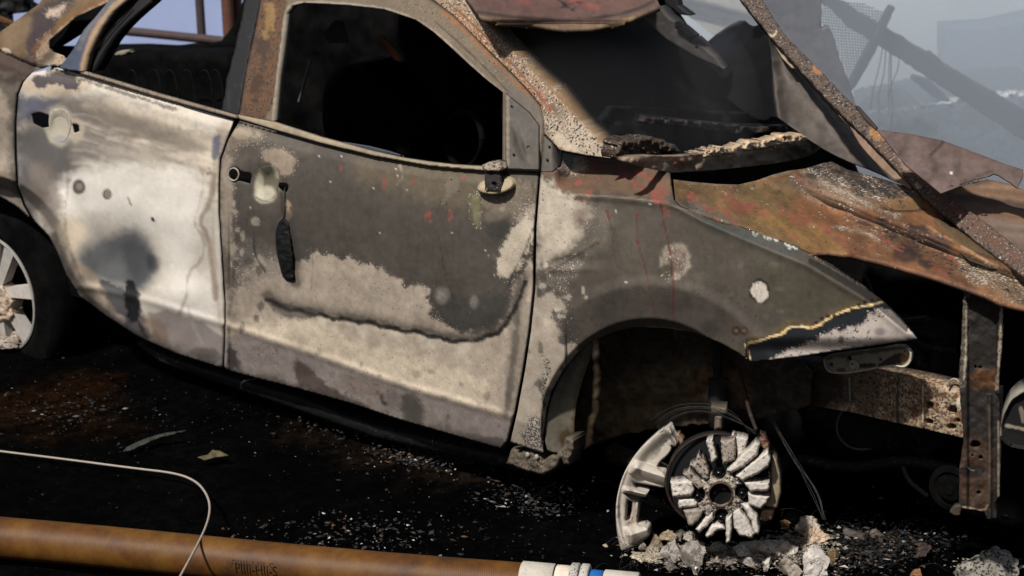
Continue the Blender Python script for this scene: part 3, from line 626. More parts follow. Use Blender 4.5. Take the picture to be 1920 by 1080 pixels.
        for k in range(11):
            t = k / 10.; cx = 1530 + 115 * t; cy = 606 - 44 * t - 5 * math.sin(k); B(cx, cy, 4, 3.4, S(20, 16, 12), .9, 0, .3, .2, 4)
        L([(1655, 566), (1648, 552), (1628, 538), (1606, 520), (1575, 502), (1530, 482)], 3.4, S(214, 168, 96), .9, 2.5, 1, 6)
        L([(1668, 568), (1690, 596), (1716, 634)], 4, S(190, 180, 168), .8, 3, 1)
        B(1577, 637, 6, 7, S(104, 98, 94), .9); B(1650, 622, 12, 7, S(104, 96, 104), .6, 0, .8)
        L([(1400, 676), (1290, 620), (1200, 612), (1120, 636), (1060, 690), (1030, 760), (1022, 840)], 3, S(170, 160, 144), .7, 2.5, 1.2)
        for k in range(34):
            bx = 1010 + 90 * random.random(); by = 470 + 330 * random.random(); B(bx, by, 3 + 6 * random.random(), 3 + 8 * random.random(), S(190, 178, 160) if random.random() < .5 else S(74, 69, 62), .55, 0, .5, .5, 5)
        for k in range(16):
            x0 = 1100 + 420 * random.random(); y0 = 400 + 150 * random.random(); L([(x0, y0), (x0 + random.uniform(-4, 14), y0 + 60)], 2.5, S(76, 70, 62), .35, 3, 1)
        for k in range(14):
            B(1350 + 280 * random.random(), 470 + 130 * random.random(), 4 + 6 * random.random(), 3 + 4 * random.random(), S(120, 118, 104) if k % 2 else S(64, 58, 44), .4, 0, .8, .6, 6)
        # red splashes and runs
        for pts, w in (([(1090, 300), (1160, 315), (1230, 335), (1250, 360)], 16), ([(1170, 330), (1200, 350), (1240, 372), (1250, 400)], 16), ([(1110, 318), (1120, 330)], 9), ([(1050, 345), (1110, 340)], 9), ([(1080, 372), (1115, 378)], 7)): L(pts, w, None, .9, 12, 6, 9, red=.55)
        B(1084, 343, 7, 8, None, 1, 0, .8, .4, 6, red=.7); B(1232, 368, 10, 16, None, 1, 0, .8, .4, 6, red=.62); B(1105, 360, 8, 5, None, 1, 0, .8, .4, 6, red=.6); B(1165, 312, 10, 6, None, 1, 0, .8, .4, 6, red=.66)
        L([(1238, 380), (1247, 430), (1258, 480), (1262, 530), (1264, 612)], 2.6, S(104, 36, 32), .85, 2.2, .7, 12); L([(1138, 395), (1143, 412)], 4, S(110, 44, 38), .8, 3, 1); L([(1194, 405), (1196, 460), (1210, 500), (1225, 580), (1233, 612)], 2, S(96, 40, 36), .7, 2, .7)
        L([(1145, 415), (1150, 470), (1158, 500)], 1.6, S(96, 46, 40), .5, 2, .7); B(1194, 404, 3, 5, S(130, 50, 40), .8); B(1122, 455, 3, 3, S(110, 48, 40), .8); B(1195, 454, 3, 4, S(110, 48, 40), .8)
        for cx, cy in ((1154, 396), (1174, 530), (1256, 482), (1219, 382)): B(cx, cy, 1.9, 1.9, S(235, 228, 215), .6, 0, .8, 0)
    if part in ('front_door', 'wing'): p.vary(.16, 70, .35)
    else: p.vary(.06 if part == 'rear_door' else .13, 80)
    if part in ('front_door', 'wing'): p.c *= np.where(p.c.mean(1) < .15, .80, 1.05)[:, None]
def pillar_w(x, y): return -np.clip(318 - y, 0, None) / 700. * .42 - (np.clip(318 - y, 0, None) / 700.) ** 2 * .5 - .02 * sstep(1060, 1165, x) + .004 * np.cos((x - y) / 9.) * 0
def side_part(name, poly, key, parent, holes=(), thk=.004, w=0., step=3., sm=0, mat='paint'):
    return slab(name, smooth(poly, sm) if sm else poly, SIDE, thk=thk, step=step, relief=pillar_w if key == 'a_pillar' else side_w, painter=lambda p: side_paint(p, key), holes=holes, parent=parent, w=w, mat=mat)

# rear quarter
side_part('rear_quarter_panel', [(-90, 100), (-60, 82), (0, 60), (35, 35), (72, 8), (90, -16), (225, -16), (205, 4), (180, 14), (140, 33), (108, 62), (92, 75), (91, 90), (100, 98), (118, 104), (128, 116), (110, 124), (100, 122), (60, 135), (40, 155), (31, 177), (27, 230), (27, 300), (31, 350), (43, 386), (58, 412), (33, 388), (0, 368), (-60, 352), (-90, 350)], 'quarter', CAR)
# rear door
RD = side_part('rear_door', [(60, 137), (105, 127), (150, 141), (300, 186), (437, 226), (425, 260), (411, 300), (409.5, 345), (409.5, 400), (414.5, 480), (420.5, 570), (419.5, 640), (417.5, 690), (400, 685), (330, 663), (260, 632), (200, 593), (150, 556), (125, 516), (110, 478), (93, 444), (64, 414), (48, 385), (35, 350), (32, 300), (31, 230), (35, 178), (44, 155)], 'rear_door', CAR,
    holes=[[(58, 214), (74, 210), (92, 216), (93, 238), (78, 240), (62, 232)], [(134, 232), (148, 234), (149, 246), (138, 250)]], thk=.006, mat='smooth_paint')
# the pressed cup and hook of the missing handle
slab('handle_recess', smooth([(94, 208), (112, 202), (130, 210), (134, 235), (126, 262), (112, 268), (98, 256), (90, 232)], 2), SIDE, S(186, 176, 158), thk=.004, step=2, relief=lambda x, y: side_w(x, y) + .004 - .016 * np.exp(-((x - 112) / 14.) ** 2 - ((y - 242) / 20.) ** 2), soot=.12, parent=RD)
slab('belt_moulding', [(150, 131), (300, 176), (443, 216), (444, 223), (300, 184), (150, 139)], SIDE, S(128, 114, 98), thk=.01, step=2, relief=lambda x, y: side_w(x, y) + .008, pillow=.004, pillow_px=3, soot=.25, parent=RD)
blade = slab('window_frame', [(111, 127), (118, 118), (137, 93), (157, 56), (178, 33), (202, 4), (212, -16), (250, -16), (236, 0), (210, 22), (188, 52), (175, 75), (162, 104), (155, 134), (130, 131)], SIDE, S(70, 76, 92), thk=.03, step=2.5,
    relief=lambda x, y: side_w(x, y) + .012, parent=RD, painter=lambda p: (p.line([(240, -12), (205, 20), (182, 52), (168, 80), (156, 120), (154, 134)], 11, S(158, 132, 100), .9, 5, 2), p.line([(215, -10), (185, 30), (160, 62), (150, 90)], 9, S(112, 106, 104), .6, 8, 3), p.vary(.12)))
slab('window_channel', [(155, 134), (162, 104), (175, 75), (188, 52), (210, 22), (250, -16), (290, -16), (279, 6), (258, 24), (240, 40), (222, 58), (206, 78), (192, 100), (180, 122), (172, 136)], SIDE, S(12, 11, 11), thk=.05, step=3, relief=lambda x, y: side_w(x, y) - .02, parent=RD)
tube('glass_run', [SIDE.at(182, 90, side_w(182, 90) - .01), SIDE.at(205, 60, side_w(205, 60) - .01), SIDE.at(248, 14, side_w(248, 14) - .01)], .0022, 'soot', RD, 6)
slab('rear_pillar_plate', ragged([(416, 210), (425, 150), (440, 90), (452, 36), (462, -14), (490, -14), (477, 50), (461, 127), (447, 214), (436, 220)], 1.2, 9, 4), SIDE, S(26, 25, 26), thk=.02, step=3, relief=lambda x, y: side_w(x, y) - .008, parent=RD, flake=.05, mat='paint')
slab('inner_pillar', smooth([(80, 92), (88, 66), (110, 46), (150, 20), (210, -4), (240, -10), (200, 30), (172, 52), (152, 60), (140, 66), (112, 84), (98, 92)], 1), SIDE, (.003, .003, .003), thk=.03, step=3, w=-.12, relief=lambda x, y: -np.clip(140 - y, 0, None) / 1500., parent=CAR, mat='black')
slab('parcel_edge', [(96, 88), (118, 89), (138, 92), (128, 108), (112, 106)], SIDE, thk=.03, step=3, w=-.1, parent=CAR, mat='black')
# front door
FD = side_part('front_door', [(449, 227), (520, 247), (600, 271), (700, 294), (800, 312), (905, 321), (945, 320), (1009, 325), (1000, 427), (998, 543), (990, 620), (979, 693), (964, 773), (950, 826), (938, 841), (893, 828), (760, 790), (660, 757), (560, 729), (427, 695), (420.5, 688), (422.5, 640), (423.5, 570), (418, 480), (412.5, 400), (412.5, 345), (415, 300), (428.5, 262)], 'front_door', CAR,
    holes=[smooth([(428, 318), (436, 314), (448, 316), (452, 322), (472, 324), (472, 338), (470, 346), (452, 340), (434, 338), (428, 330)], 1), smooth([(523, 342), (538, 344), (542, 350), (537, 362), (528, 358), (521, 352)], 1)], thk=.006)
slab('handle_recess', smooth([(476, 322), (500, 308), (520, 314), (524, 340), (518, 364), (498, 378), (476, 366), (468, 344)], 2), SIDE, S(124, 116, 103), thk=.004, step=2, relief=lambda x, y: side_w(x, y) + .003 - .018 * np.exp(-((x - 496) / 18.) ** 2 - ((y - 348) / 24.) ** 2) + .006 * np.exp(-((x - 500) / 7.) ** 2 - ((y - 330) / 22.) ** 2),
    painter=lambda p: (side_paint(p, 'front_door'), p.blob(496, 366, 22, 16, S(196, 188, 166), .9, 0, .6, .1), p.blob(504, 318, 13, 15, S(70, 70, 56), .7, 0, .8, .1)), parent=FD)
tube('handle_socket', [SIDE.at(438 + 10 * math.cos(a), 327 + 12 * math.sin(a), side_w(438, 327) + .004) for a in np.linspace(0, 2 * math.pi, 14)], .0022, 'alloy', FD, 6, color=S(170, 158, 138), soot=.2)
# melted handle strip hanging from a wire
HS = slab('hanging_handle', smooth([(528, 407), (536, 406), (544, 420), (547, 450), (551, 490), (553, 526), (548, 528), (532, 526), (524, 500), (517, 465), (516, 435), (521, 415)], 1), SIDE, (.002, .002, .002), thk=.012, step=2, w=.036, pillow=.010, pillow_px=9, rough_w=.003, rough_sc=9, relief=lambda x, y: 0 * x + .01 * np.sin((y - 400) / 40.), parent=FD)
tube('wire', [SIDE.at(534, 352, .03), SIDE.at(533, 372, .04), SIDE.at(534, 392, .04), SIDE.at(531, 412, .04)], .0016, 'wire', HS, 6)
slab('belt_moulding', [(447, 215), (511, 228), (600, 257), (700, 284), (760, 297), (800, 303), (850, 309), (905, 312), (906, 320), (850, 317), (800, 311), (700, 293), (600, 268), (520, 245), (448, 223)], SIDE, S(148, 134, 112), thk=.012, step=2, relief=lambda x, y: side_w(x, y) + .008, pillow=.004, pillow_px=3, soot=.16, parent=FD)
side_part('window_frame', [(449, 216), (463, 127), (480, 50), (492, -16), (776, -16), (813, 8), (847, 32), (880, 65), (920, 105), (957, 141), (989, 176), (1009, 200), (1015, 227), (1015, 253), (1010, 322), (945, 319), (942, 300), (943, 173), (913, 150), (880, 121), (847, 90), (813, 60), (780, 37), (720, 17), (650, 9), (570, 5), (546, 11), (535, 25), (529, 80), (519, 150), (512, 228)], 'frame', FD, thk=.03, w=.004, step=2.5)
slab('mirror_sail', [(946, 176), (958, 186), (990, 212), (1008, 236), (1008, 318), (948, 316)], SIDE, thk=.012, step=2, relief=lambda x, y: side_w(x, y) + .012 - .006 * np.exp(-((x - 985) / 9.) ** 2 - ((y - 282) / 16.) ** 2), painter=lambda p: side_paint(p, 'sail'), holes=[ell(959, 201, 2.8, 3.2, 10), ell(990, 277, 3, 3.4, 10), ell(963, 292, 3, 3.4, 10)], parent=FD)
slab('weatherstrip', [(590, 262), (640, 266), (690, 274), (730, 284), (760, 294), (700, 284), (640, 270)], SIDE.shift(-.01), S(70, 74, 80), thk=.006, step=2, parent=FD)
MB = slab('mirror_base', smooth([(893, 350), (905, 338), (930, 330), (955, 328), (965, 338), (962, 352), (945, 362), (920, 366), (896, 360)], 2), SIDE, S(160, 144, 118), thk=.03, step=2, w=.022, pillow=.010, pillow_px=10, relief=lambda x, y: side_w(x, y) + (348 - y) / 700. * -.5, soot=.15, parent=FD)
slab('mirror_stalk', ragged([(909, 322), (936, 322), (936, 357), (909, 357)], .8, 6), SIDE, S(34, 28, 24), thk=.02, step=2, w=.034, relief=side_w, flake=.2, holes=[ell(926, 345, 5.5, 4.2, 12)], parent=MB)
slab('mirror_stub', ragged([(904, 309), (920, 303), (938, 304), (941, 316), (934, 324), (908, 322)], 1, 5, 3), SIDE, S(150, 136, 118), thk=.025, step=1.6, w=.040, relief=side_w, pillow=.008, pillow_px=5, rough_w=.004, rough_sc=7, soot=.35, parent=MB)
# A pillar and wing
side_part('a_pillar', [(790, -16), (817, 3), (851, 29), (884, 62), (924, 102), (961, 138), (994, 173), (1013, 197), (1020, 227), (1021, 250), (1050, 281), (1100, 291), (1164, 299), (1140, 275), (1120, 255), (1100, 238), (1078, 212), (1045, 172), (1000, 133), (953, 87), (907, 37), (862, -16)], 'a_pillar', CAR, thk=.06, w=.004, step=2.5)
side_part('hinge_gusset', [(1019, 256), (1030, 266), (1050, 286), (1046, 312), (1034, 322), (1014, 322)], 'sail', CAR, holes=[ell(1030, 277, 3.2, 3.4, 10), ell(1026, 302, 3.2, 3.4, 10)], step=2, thk=.01)
WG = side_part('front_wing', [(1014, 323), (1036, 323), (1050, 312), (1054, 287), (1100, 296), (1165, 303), (1255, 325), (1257, 345), (1262, 375), (1275, 388), (1320, 403), (1400, 430), (1480, 458), (1515, 475), (1560, 497), (1620, 538), (1660, 570), (1690, 600), (1710, 625), (1718, 636), (1640, 647), (1500, 668), (1408, 679), (1383, 661), (1350, 643), (1300, 623), (1250, 615), (1193, 613), (1150, 622), (1110, 640), (1080, 663), (1053, 697), (1033, 733), (1023, 767), (1018, 813), (1017, 849), (1005, 845), (957, 829), (970, 773), (985, 693), (996, 620), (1004, 543), (1006, 427)], 'wing', CAR, thk=.006)
# ------------------------------------------------------------------ the burnt car: sills, bonnet, roof, cowl
IN = -CN
slab('sill', [(250, 640), (330, 672), (420, 700), (560, 742), (700, 795), (850, 832), (950, 852), (1015, 868), (1040, 880), (1030, 893), (960, 880), (860, 856), (700, 820), (560, 770), (400, 715), (300, 680)], SIDE, S(9, 9, 9), thk=.08, step=3, w=-.10, pillow=.012, pillow_px=12, rough_w=.003, flake=.1, parent=CAR)
SE = slab('sill_end', ragged([(962, 838), (1017, 856), (1019, 862), (1054, 842), (1060, 820), (1074, 818), (1078, 845), (1066, 872), (1058, 872), (1052, 862), (1040, 880), (1020, 890), (990, 884), (950, 868)], 1.5, 7, 5), SIDE, S(98, 88, 74), thk=.05, step=2.2, w=-.03, rough_w=.004, rough_sc=8, pillow=.01, pillow_px=5, soot=.36, rust=.2,
     holes=[ell(977, 845, 3.5, 4, 10), ell(1041, 848, 4, 7, 10)], parent=CAR)
for cx, cy in ((990, 852), (1007, 856)):
    lathe('bolt', SIDE.at(cx, cy, -.026), CN, [(0, .007), (.003, .0066), (.006, .004)], 'alloy', SE, 12, S(150, 146, 136), soot=.2)
slab('arch_return', smooth([(1022, 842), (1024, 790), (1034, 742), (1056, 700), (1082, 665), (1106, 643), (1114, 641), (1104, 680), (1090, 720), (1080, 760), (1077, 800), (1078, 826), (1066, 846), (1040, 850)], 1), Plane(SIDE.at(1020, 760, -.02), (CN * .75 - CA * .65)), S(104, 98, 84), thk=.006, step=2.5, parent=CAR,
     painter=lambda p: (p.line([(1112, 645), (1098, 690), (1084, 730), (1078, 770), (1074, 830)], 8, S(92, 76, 54), .9, 4, 3, 8, rust=.35), p.line([(1095, 655), (1062, 710), (1046, 760)], 12, S(72, 70, 62), .5, 12, 3), p.blob(1062, 822, 16, 18, S(70, 56, 30), .9, 0, .6, .3, 8), p.vary(.2, 30)))
slab('wheel_well', ragged([(1070, 600), (1430, 620), (1520, 700), (1520, 760), (1400, 790), (1260, 800), (1170, 815), (1075, 850)], 3, 12, 3), SIDE, (.014, .012, .010), thk=.01, step=4, w=-.26, rough_w=.02, rough_sc=40, parent=CAR,
     painter=lambda p: (p.poly([(1080, 740), (1200, 690), (1320, 690), (1330, 760), (1260, 800), (1080, 850)], S(100, 86, 60), .9, 40, 14, 24), p.poly([(1290, 690), (1400, 690), (1420, 760), (1340, 765), (1300, 740)], S(130, 86, 48), .8, 20, 12, 20), p.line([(1075, 840), (1160, 815), (1250, 800)], 8, S(110, 90, 54), .8, 5, 3),
                        p.blob(1235, 735, 30, 16, S(120, 110, 96), .5, -20, 1, .5, 9), p._put(np.ones(len(p.x)) * .5, S(60, 48, 32), {'soot': .52, 'rust': .4}), p.blob(1330, 740, 12, 16, S(140, 126, 104), .5, 0, 1, .4, 9), p.vary(.5, 24)))
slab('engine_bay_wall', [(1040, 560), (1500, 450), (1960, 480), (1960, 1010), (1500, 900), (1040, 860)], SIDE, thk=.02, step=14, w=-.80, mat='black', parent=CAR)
# bonnet
A_ = SIDE.at(1262, 388, float(side_w(np.array([1262.]), np.array([392.]))[0])); B_ = SIDE.at(1515, 478, float(side_w(np.array([1515.]), np.array([480.]))[0]))
HOOD = plane3(A_, B_, A_ + IN + np.array([0, 0, .06]))
def hood_w(x, y):
    w = fbm(x, y, 120, 21, 3) * .010 + .02 * np.exp(-((y - (330 + (x - 1480) * .42)) / 16.) ** 2) * sstep(1440, 1520, x)
    w -= .012 * np.exp(-((y - (380 + (x - 1500) * .36)) / 20.) ** 2); w -= .03 * sstep(345, 318, y) * sstep(1480, 1300, x) * 0
    w += .012 * np.exp(-((x - 1700) / 50.) ** 2 - ((y - 372) / 14.) ** 2); return w
def hood_paint(p):
    P, L, B = p.poly, p.line, p.blob; x, y = p.x, p.y
    p.c[:] = S(132, 90, 58)
    P([(1262, 335), (1340, 340), (1420, 335), (1500, 340), (1480, 400), (1380, 390), (1262, 382)], S(118, 96, 60), .8, 24, 8, 26, rust=.15)
    P([(1270, 385), (1300, 370), (1360, 400), (1440, 420), (1500, 450), (1500, 480), (1400, 440), (1290, 400)], S(88, 88, 78), .8, 16, 8, 16)
    P([(1370, 400), (1440, 395), (1560, 440), (1600, 480), (1540, 480), (1470, 460), (1390, 430)], S(138, 106, 60), .8, 22, 10, 26)
    P([(1460, 330), (1560, 320), (1680, 370), (1620, 400), (1520, 380)], S(126, 104, 84), .8, 20, 10, 20, flake=.22)
    P([(1540, 300), (1640, 310), (1740, 370), (1660, 380), (1580, 350), (1500, 318)], S(96, 82, 64), .9, 12, 8, 14, flake=.22, soot=.35)
    L([(1500, 320), (1560, 350), (1600, 370), (1650, 395), (1690, 405)], 8, S(164, 142, 112), .7, 8, 4, 8, flake=.4)
    P([(1650, 380), (1700, 366), (1750, 370), (1735, 390), (1700, 398), (1655, 392)], S(130, 100, 66), .95, 5, 2); L([(1655, 391), (1700, 398), (1735, 392)], 3, S(14, 12, 10), .9, 2, 1)
    for cx, cy, rx, ry in ((1570, 322, 16, 5), (1620, 342, 12, 4), (1600, 330, 14, 4), (1520, 330, 12, 5)): B(cx, cy, rx, ry, S(38, 32, 28), .75, 15, .7, .3, 10)
    P([(1560, 400), (1660, 400), (1780, 460), (1860, 520), (1760, 500), (1640, 450)], S(112, 82, 58), .7, 26, 12, 26, rust=.30, flake=.2, soot=.22)
    for cx, cy, rx, ry, a in ((1620, 418, 16, 4, 16), (1655, 412, 12, 4, 8), (1655, 422, 6, 2, 8), (1675, 444, 8, 3, 10), (1722, 430, 22, 8, 15), (1700, 478, 26, 16, 10), (1735, 495, 16, 7, 15), (1830, 500, 18, 12, 20), (1760, 452, 26, 10, 25), (1850, 470, 24, 14, 30)): B(cx, cy, rx, ry, S(54, 40, 36), .85, a, .8, .3, 12)
    P([(1800, 470), (1925, 525), (1925, 580), (1880, 555), (1790, 510)], S(116, 98, 74), .8, 18, 8, 14, flake=.3, soot=.2)
    L([(1560, 425), (1620, 435), (1650, 450)], 5, S(168, 150, 124), .6, 6, 3, 7, flake=.45)
    L([(1740, 425), (1800, 460), (1850, 490), (1880, 505)], 3, S(180, 150, 110), .6, 3, 3, 8)
    for x0, y0, x1, y1, w in ((1292, 368, 1312, 382, 14), (1325, 392, 1345, 408, 8), (1362, 372, 1398, 388, 22), (1362, 400, 1380, 414, 12), (1415, 382, 1436, 396, 10), (1465, 395, 1500, 425, 9), (1490, 405, 1510, 415, 9), (1505, 400, 1520, 408, 6), (1540, 425, 1560, 436, 6), (1370, 425, 1372, 430, 8), (1475, 435, 1500, 450, 8), (1650, 445, 1690, 470, 9), (1745, 500, 1800, 530, 6), (1420, 400, 1440, 410, 7), (1365, 345, 1380, 350, 6), (1495, 335, 1530, 352, 6), (1570, 450, 1600, 470, 7), (1770, 470, 1800, 500, 6)):
        L([(x0, y0), ((x0 + x1) / 2, (y0 + y1) / 2 + 2), (x1, y1)], w * 1.25, None, .9, 10, 6, 9, red=.56)
    L([(1520, 476), (1560, 474), (1650, 492), (1760, 522), (1880, 560)], 5, S(142, 104, 84), .8, 4, 2, 8)
    L([(1262, 338), (1330, 344), (1385, 345), (1425, 334), (1480, 321)], 5, S(166, 148, 124), .7, 4, 3, 7)
    for k in range(16):
        a = random.random(); b = random.random(); B(1300 + 560 * a, 350 + 150 * a * .9 + 60 * (b - .5), 1.7, 1.4, S(225, 215, 195), .5, 0, .8, 0)
    n = fbm((x * .82 + y * .57) * .25, (y * .82 - x * .57), 22, 61, 4); p.c *= .78 * (1 + .34 * n)[:, None]; p.vary(.24, 46); n2 = fbm((x * .82 + y * .57) * .2, (y * .82 - x * .57), 9, 71, 3); p.m[:, 1] = np.clip(p.m[:, 1] + .16 + .2 * n2, 0, .6); p.m[:, 0] = np.clip(p.m[:, 0] + .10 - .15 * n2, 0, .6)
BN = slab('bonnet', [(1262, 336), (1300, 341), (1345, 345), (1385, 346), (1420, 338), (1450, 327), (1478, 320), (1510, 316), (1545, 305), (1560, 303), (1590, 318), (1650, 334), (1700, 350), (1740, 352), (1800, 398), (1925, 500), (1925, 578), (1880, 568), (1850, 553), (1760, 521), (1660, 492), (1600, 478), (1556, 473), (1536, 474), (1519, 479), (1480, 458), (1400, 428), (1300, 395), (1272, 386), (1266, 374), (1264, 350)], HOOD, thk=.012, step=3, relief=hood_w, painter=hood_paint, mat='hood', parent=CAR)
slab('bonnet_brace', [(1752, 400), (1800, 430), (1860, 470), (1890, 500), (1860, 496), (1820, 482), (1770, 440), (1748, 415)], HOOD, S(92, 74, 52), thk=.01, step=3, w=.012, pillow=.012, pillow_px=12, soot=.3, rust=.2, parent=BN)
# roof skin, sagged over the windscreen
zr = float(SIDE.at(862, -16, side_w(np.array([862.]), np.array([-16.]))[0])[2])
ROOF = Plane((0, 0, zr), (0, 0, 1)); print('roof z', zr, 'roof front', ROOF.at(1060, 40))
def roof_paint(p):
    p.c[:] = S(100, 78, 68); P, L, B = p.poly, p.line, p.blob
    P([(880, -16), (1200, -16), (1190, 20), (1080, 34), (920, 28)], S(104, 76, 66), .8, 12, 8, 30, rust=.15, soot=.25, red=.2)
    L([(890, 22), (960, 32), (1060, 38), (1140, 32), (1200, 16), (1225, 2)], 5, S(34, 28, 26), .8, 5, 1)
    L([(895, 30), (960, 42), (1060, 50), (1140, 46), (1190, 33), (1230, 14)], 7, S(120, 100, 72), .8, 4, 2, 9)
    for a in ((985, 5), (1080, 2), (1110, 12)): B(a[0], a[1], 14, 5, S(170, 80, 66), .35, 10, 1, .4, 8)
    L([(1045, -2), (1062, 12), (1078, 18)], 4, S(20, 18, 18), .8, 3, 3, 6); L([(1052, 14), (1075, 6), (1090, 4)], 3, S(20, 18, 18), .8, 3, 3, 6); p.vary(.2, 40)
slab('roof_front_edge', [(866, -16), (885, 8), (900, 30), (935, 40), (1000, 46), (1060, 53), (1110, 51), (1160, 43), (1200, 28), (1238, 12), (1226, -16)], ROOF, thk=.012, step=3, relief=lambda x, y: -.03 * np.exp(-((x - 1060) / 120.) ** 2) - .02 * sstep(30, 50, y), painter=roof_paint, parent=CAR)
def SW(x, y, w=0.): return SIDE.at(x, y, float(side_w(np.array([float(x)]), np.array([float(y)]))[0]) + w)
rf = [SW(225, -22), SW(866, -16), SW(866, -16) + IN * 1.25, SW(225, -22) + IN * 1.25]
box_mesh('roof', [p for p in rf] + [p - np.array([0, 0, .03]) for p in rf], 'soot', CAR)
# floor, far side, bulkhead: all soot-black
fl = [SIDE.at(-60, 560, -.1), SIDE.at(1010, 840, -.1), SIDE.at(1010, 840, -1.45), SIDE.at(-60, 560, -1.45)]
fl = [np.array([p[0], p[1], .2]) for p in (SIDE.at(-60, 640, -.10), SIDE.at(1010, 850, -.10), SIDE.at(1010, 850, -.10) + IN * 1.35, SIDE.at(-60, 640, -.10) + IN * 1.35)]
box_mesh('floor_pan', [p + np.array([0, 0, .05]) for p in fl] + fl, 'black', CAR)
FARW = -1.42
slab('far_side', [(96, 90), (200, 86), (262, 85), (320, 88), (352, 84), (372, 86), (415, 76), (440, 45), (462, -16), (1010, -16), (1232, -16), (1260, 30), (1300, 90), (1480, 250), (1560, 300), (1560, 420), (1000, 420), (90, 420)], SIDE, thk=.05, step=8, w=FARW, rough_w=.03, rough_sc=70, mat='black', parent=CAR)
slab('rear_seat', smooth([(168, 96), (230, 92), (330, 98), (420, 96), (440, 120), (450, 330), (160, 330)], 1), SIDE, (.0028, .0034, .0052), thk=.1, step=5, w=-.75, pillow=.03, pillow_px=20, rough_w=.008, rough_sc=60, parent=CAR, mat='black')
for k, cx in enumerate((248, 290, 320, 352, 385, 405)):
    tube('seat_spring', [SIDE.at(cx - 12, 142, -.68), SIDE.at(cx - 2, 128, -.66), SIDE.at(cx + 8, 140, -.66), SIDE.at(cx + 14, 175, -.66), SIDE.at(cx + 16, 215, -.66)], .0022, 'soot', CAR, 6, color=None)
slab('melted_trim', ragged([(214, 101), (225, 95), (242, 93), (246, 98), (232, 104), (216, 106)], 1, 5), SIDE, S(120, 112, 96), thk=.02, step=2, w=-.55, rough_w=.004, rough_sc=6, pillow=.008, pillow_px=4, parent=CAR)
slab('headlining_scrap', [(606, 62), (628, 38), (640, 40), (650, 80), (616, 81)], SIDE, S(62, 48, 44), thk=.01, step=3, w=-.5, parent=CAR)
slab('headlining_scrap', ragged([(708, 70), (716, 68), (748, 104), (750, 116), (740, 114)], 1, 6), SIDE, S(112, 62, 36), thk=.01, step=2.5, w=-.5, parent=CAR)
tube('seat_frame', [SIDE.at(583, 112, -.45), SIDE.at(572, 150, -.45), SIDE.at(560, 192, -.45)], .0045, 'alloy', CAR, 6, color=S(90, 88, 84))
slab('front_seat', smooth([(610, 130), (700, 110), (760, 180), (800, 330), (640, 330), (600, 240)], 2), SIDE, thk=.12, step=6, w=-.6, pillow=.05, pillow_px=40, rough_w=.02, rough_sc=30, mat='black', parent=CAR)
tube('steering_wheel', [SIDE.at(870 + 34 * math.cos(a), 262 + 52 * math.sin(a), -.55 + .1 * math.cos(a)) for a in np.linspace(0, 2 * math.pi, 24)], .009, 'black', CAR, 8)
# cowl below the windscreen and what is left of the dashboard
COWL = Plane(HOOD.at(1262, 330) - CA * -.0, -CA)
def cowl_paint(p):
    p.c[:] = S(128, 112, 94); p.line([(1165, 300), (1300, 296), (1400, 286), (1480, 268), (1530, 268)], 9, S(176, 152, 124), .9, 5, 4, 8, soot=.3)
    p.line([(1260, 322), (1340, 318), (1420, 310), (1500, 296)], 3, S(160, 148, 130), .8, 2, 1); p.poly([(1470, 270), (1540, 262), (1530, 300), (1460, 306)], S(60, 46, 32), .8, 16, 5)
    p.blob(1270, 306, 14, 10, None, .9, 0, .8, .4, 7, red=.62); p.blob(1220, 305, 30, 8, None, .8, 8, .8, .4, 7, red=.5); p.vary(.25, 26)
slab('cowl', smooth([(1160, 299), (1200, 290), (1260, 294), (1330, 286), (1400, 276), (1460, 262), (1510, 256), (1536, 268), (1536, 282), (1515, 294), (1470, 305), (1400, 313), (1330, 320), (1275, 323), (1256, 324), (1200, 312)], 1), COWL, thk=.02, step=2.2, painter=cowl_paint, relief=lambda x, y: fbm(x, y, 30, 5, 3) * .008, parent=CAR)
slab('burnt_dashboard', ragged([(1155, 298), (1156, 270), (1166, 262), (1200, 256), (1230, 258), (1262, 272), (1280, 285), (1240, 292), (1200, 296)], 2.5, 6, 9), COWL, S(80, 64, 46), thk=.04, step=2, w=-.07, rough_w=.008, rough_sc=9, pillow=.02, pillow_px=8, flake=.2, soot=.4, rust=.2, parent=CAR)
slab('ash_crust', ragged([(1300, 288), (1340, 278), (1372, 276), (1400, 266), (1440, 262), (1466, 254), (1500, 250), (1524, 262), (1500, 270), (1440, 278), (1380, 288), (1320, 296)], 2.5, 5, 11), COWL, S(196, 168, 134), thk=.03, step=1.8, w=.006, rough_w=.006, rough_sc=7, pillow=.012, pillow_px=5, flake=.35, soot=.30, parent=CAR)
tube('dash_rail', [COWL.at(1200, 222, -.25), COWL.at(1290, 232, -.25), COWL.at(1400, 240, -.25), COWL.at(1480, 240, -.25)], .012, 'soot', CAR, 8, color=None)
slab('dash_beam', ragged([(1210, 220), (1300, 228), (1420, 238), (1470, 236), (1480, 246), (1400, 250), (1290, 240), (1205, 230)], 2, 8, 2), COWL, S(54, 42, 30), thk=.02, step=2.5, w=-.2, rough_w=.01, soot=.45, parent=CAR)
slab('bulkhead', [(1100, 262), (1150, 200), (1480, 215), (1560, 300), (1520, 330), (1256, 330), (1190, 306), (1150, 296)], COWL, thk=.02, step=8, w=-.35, mat='soot', rough_w=.03, rough_sc=50, parent=CAR)
slab('bulkhead_top', [(1250, 316), (1330, 312), (1400, 304), (1480, 292), (1540, 278), (1600, 300), (1620, 345), (1256, 380)], COWL, thk=.01, step=8, w=-.06, mat='black', parent=CAR)
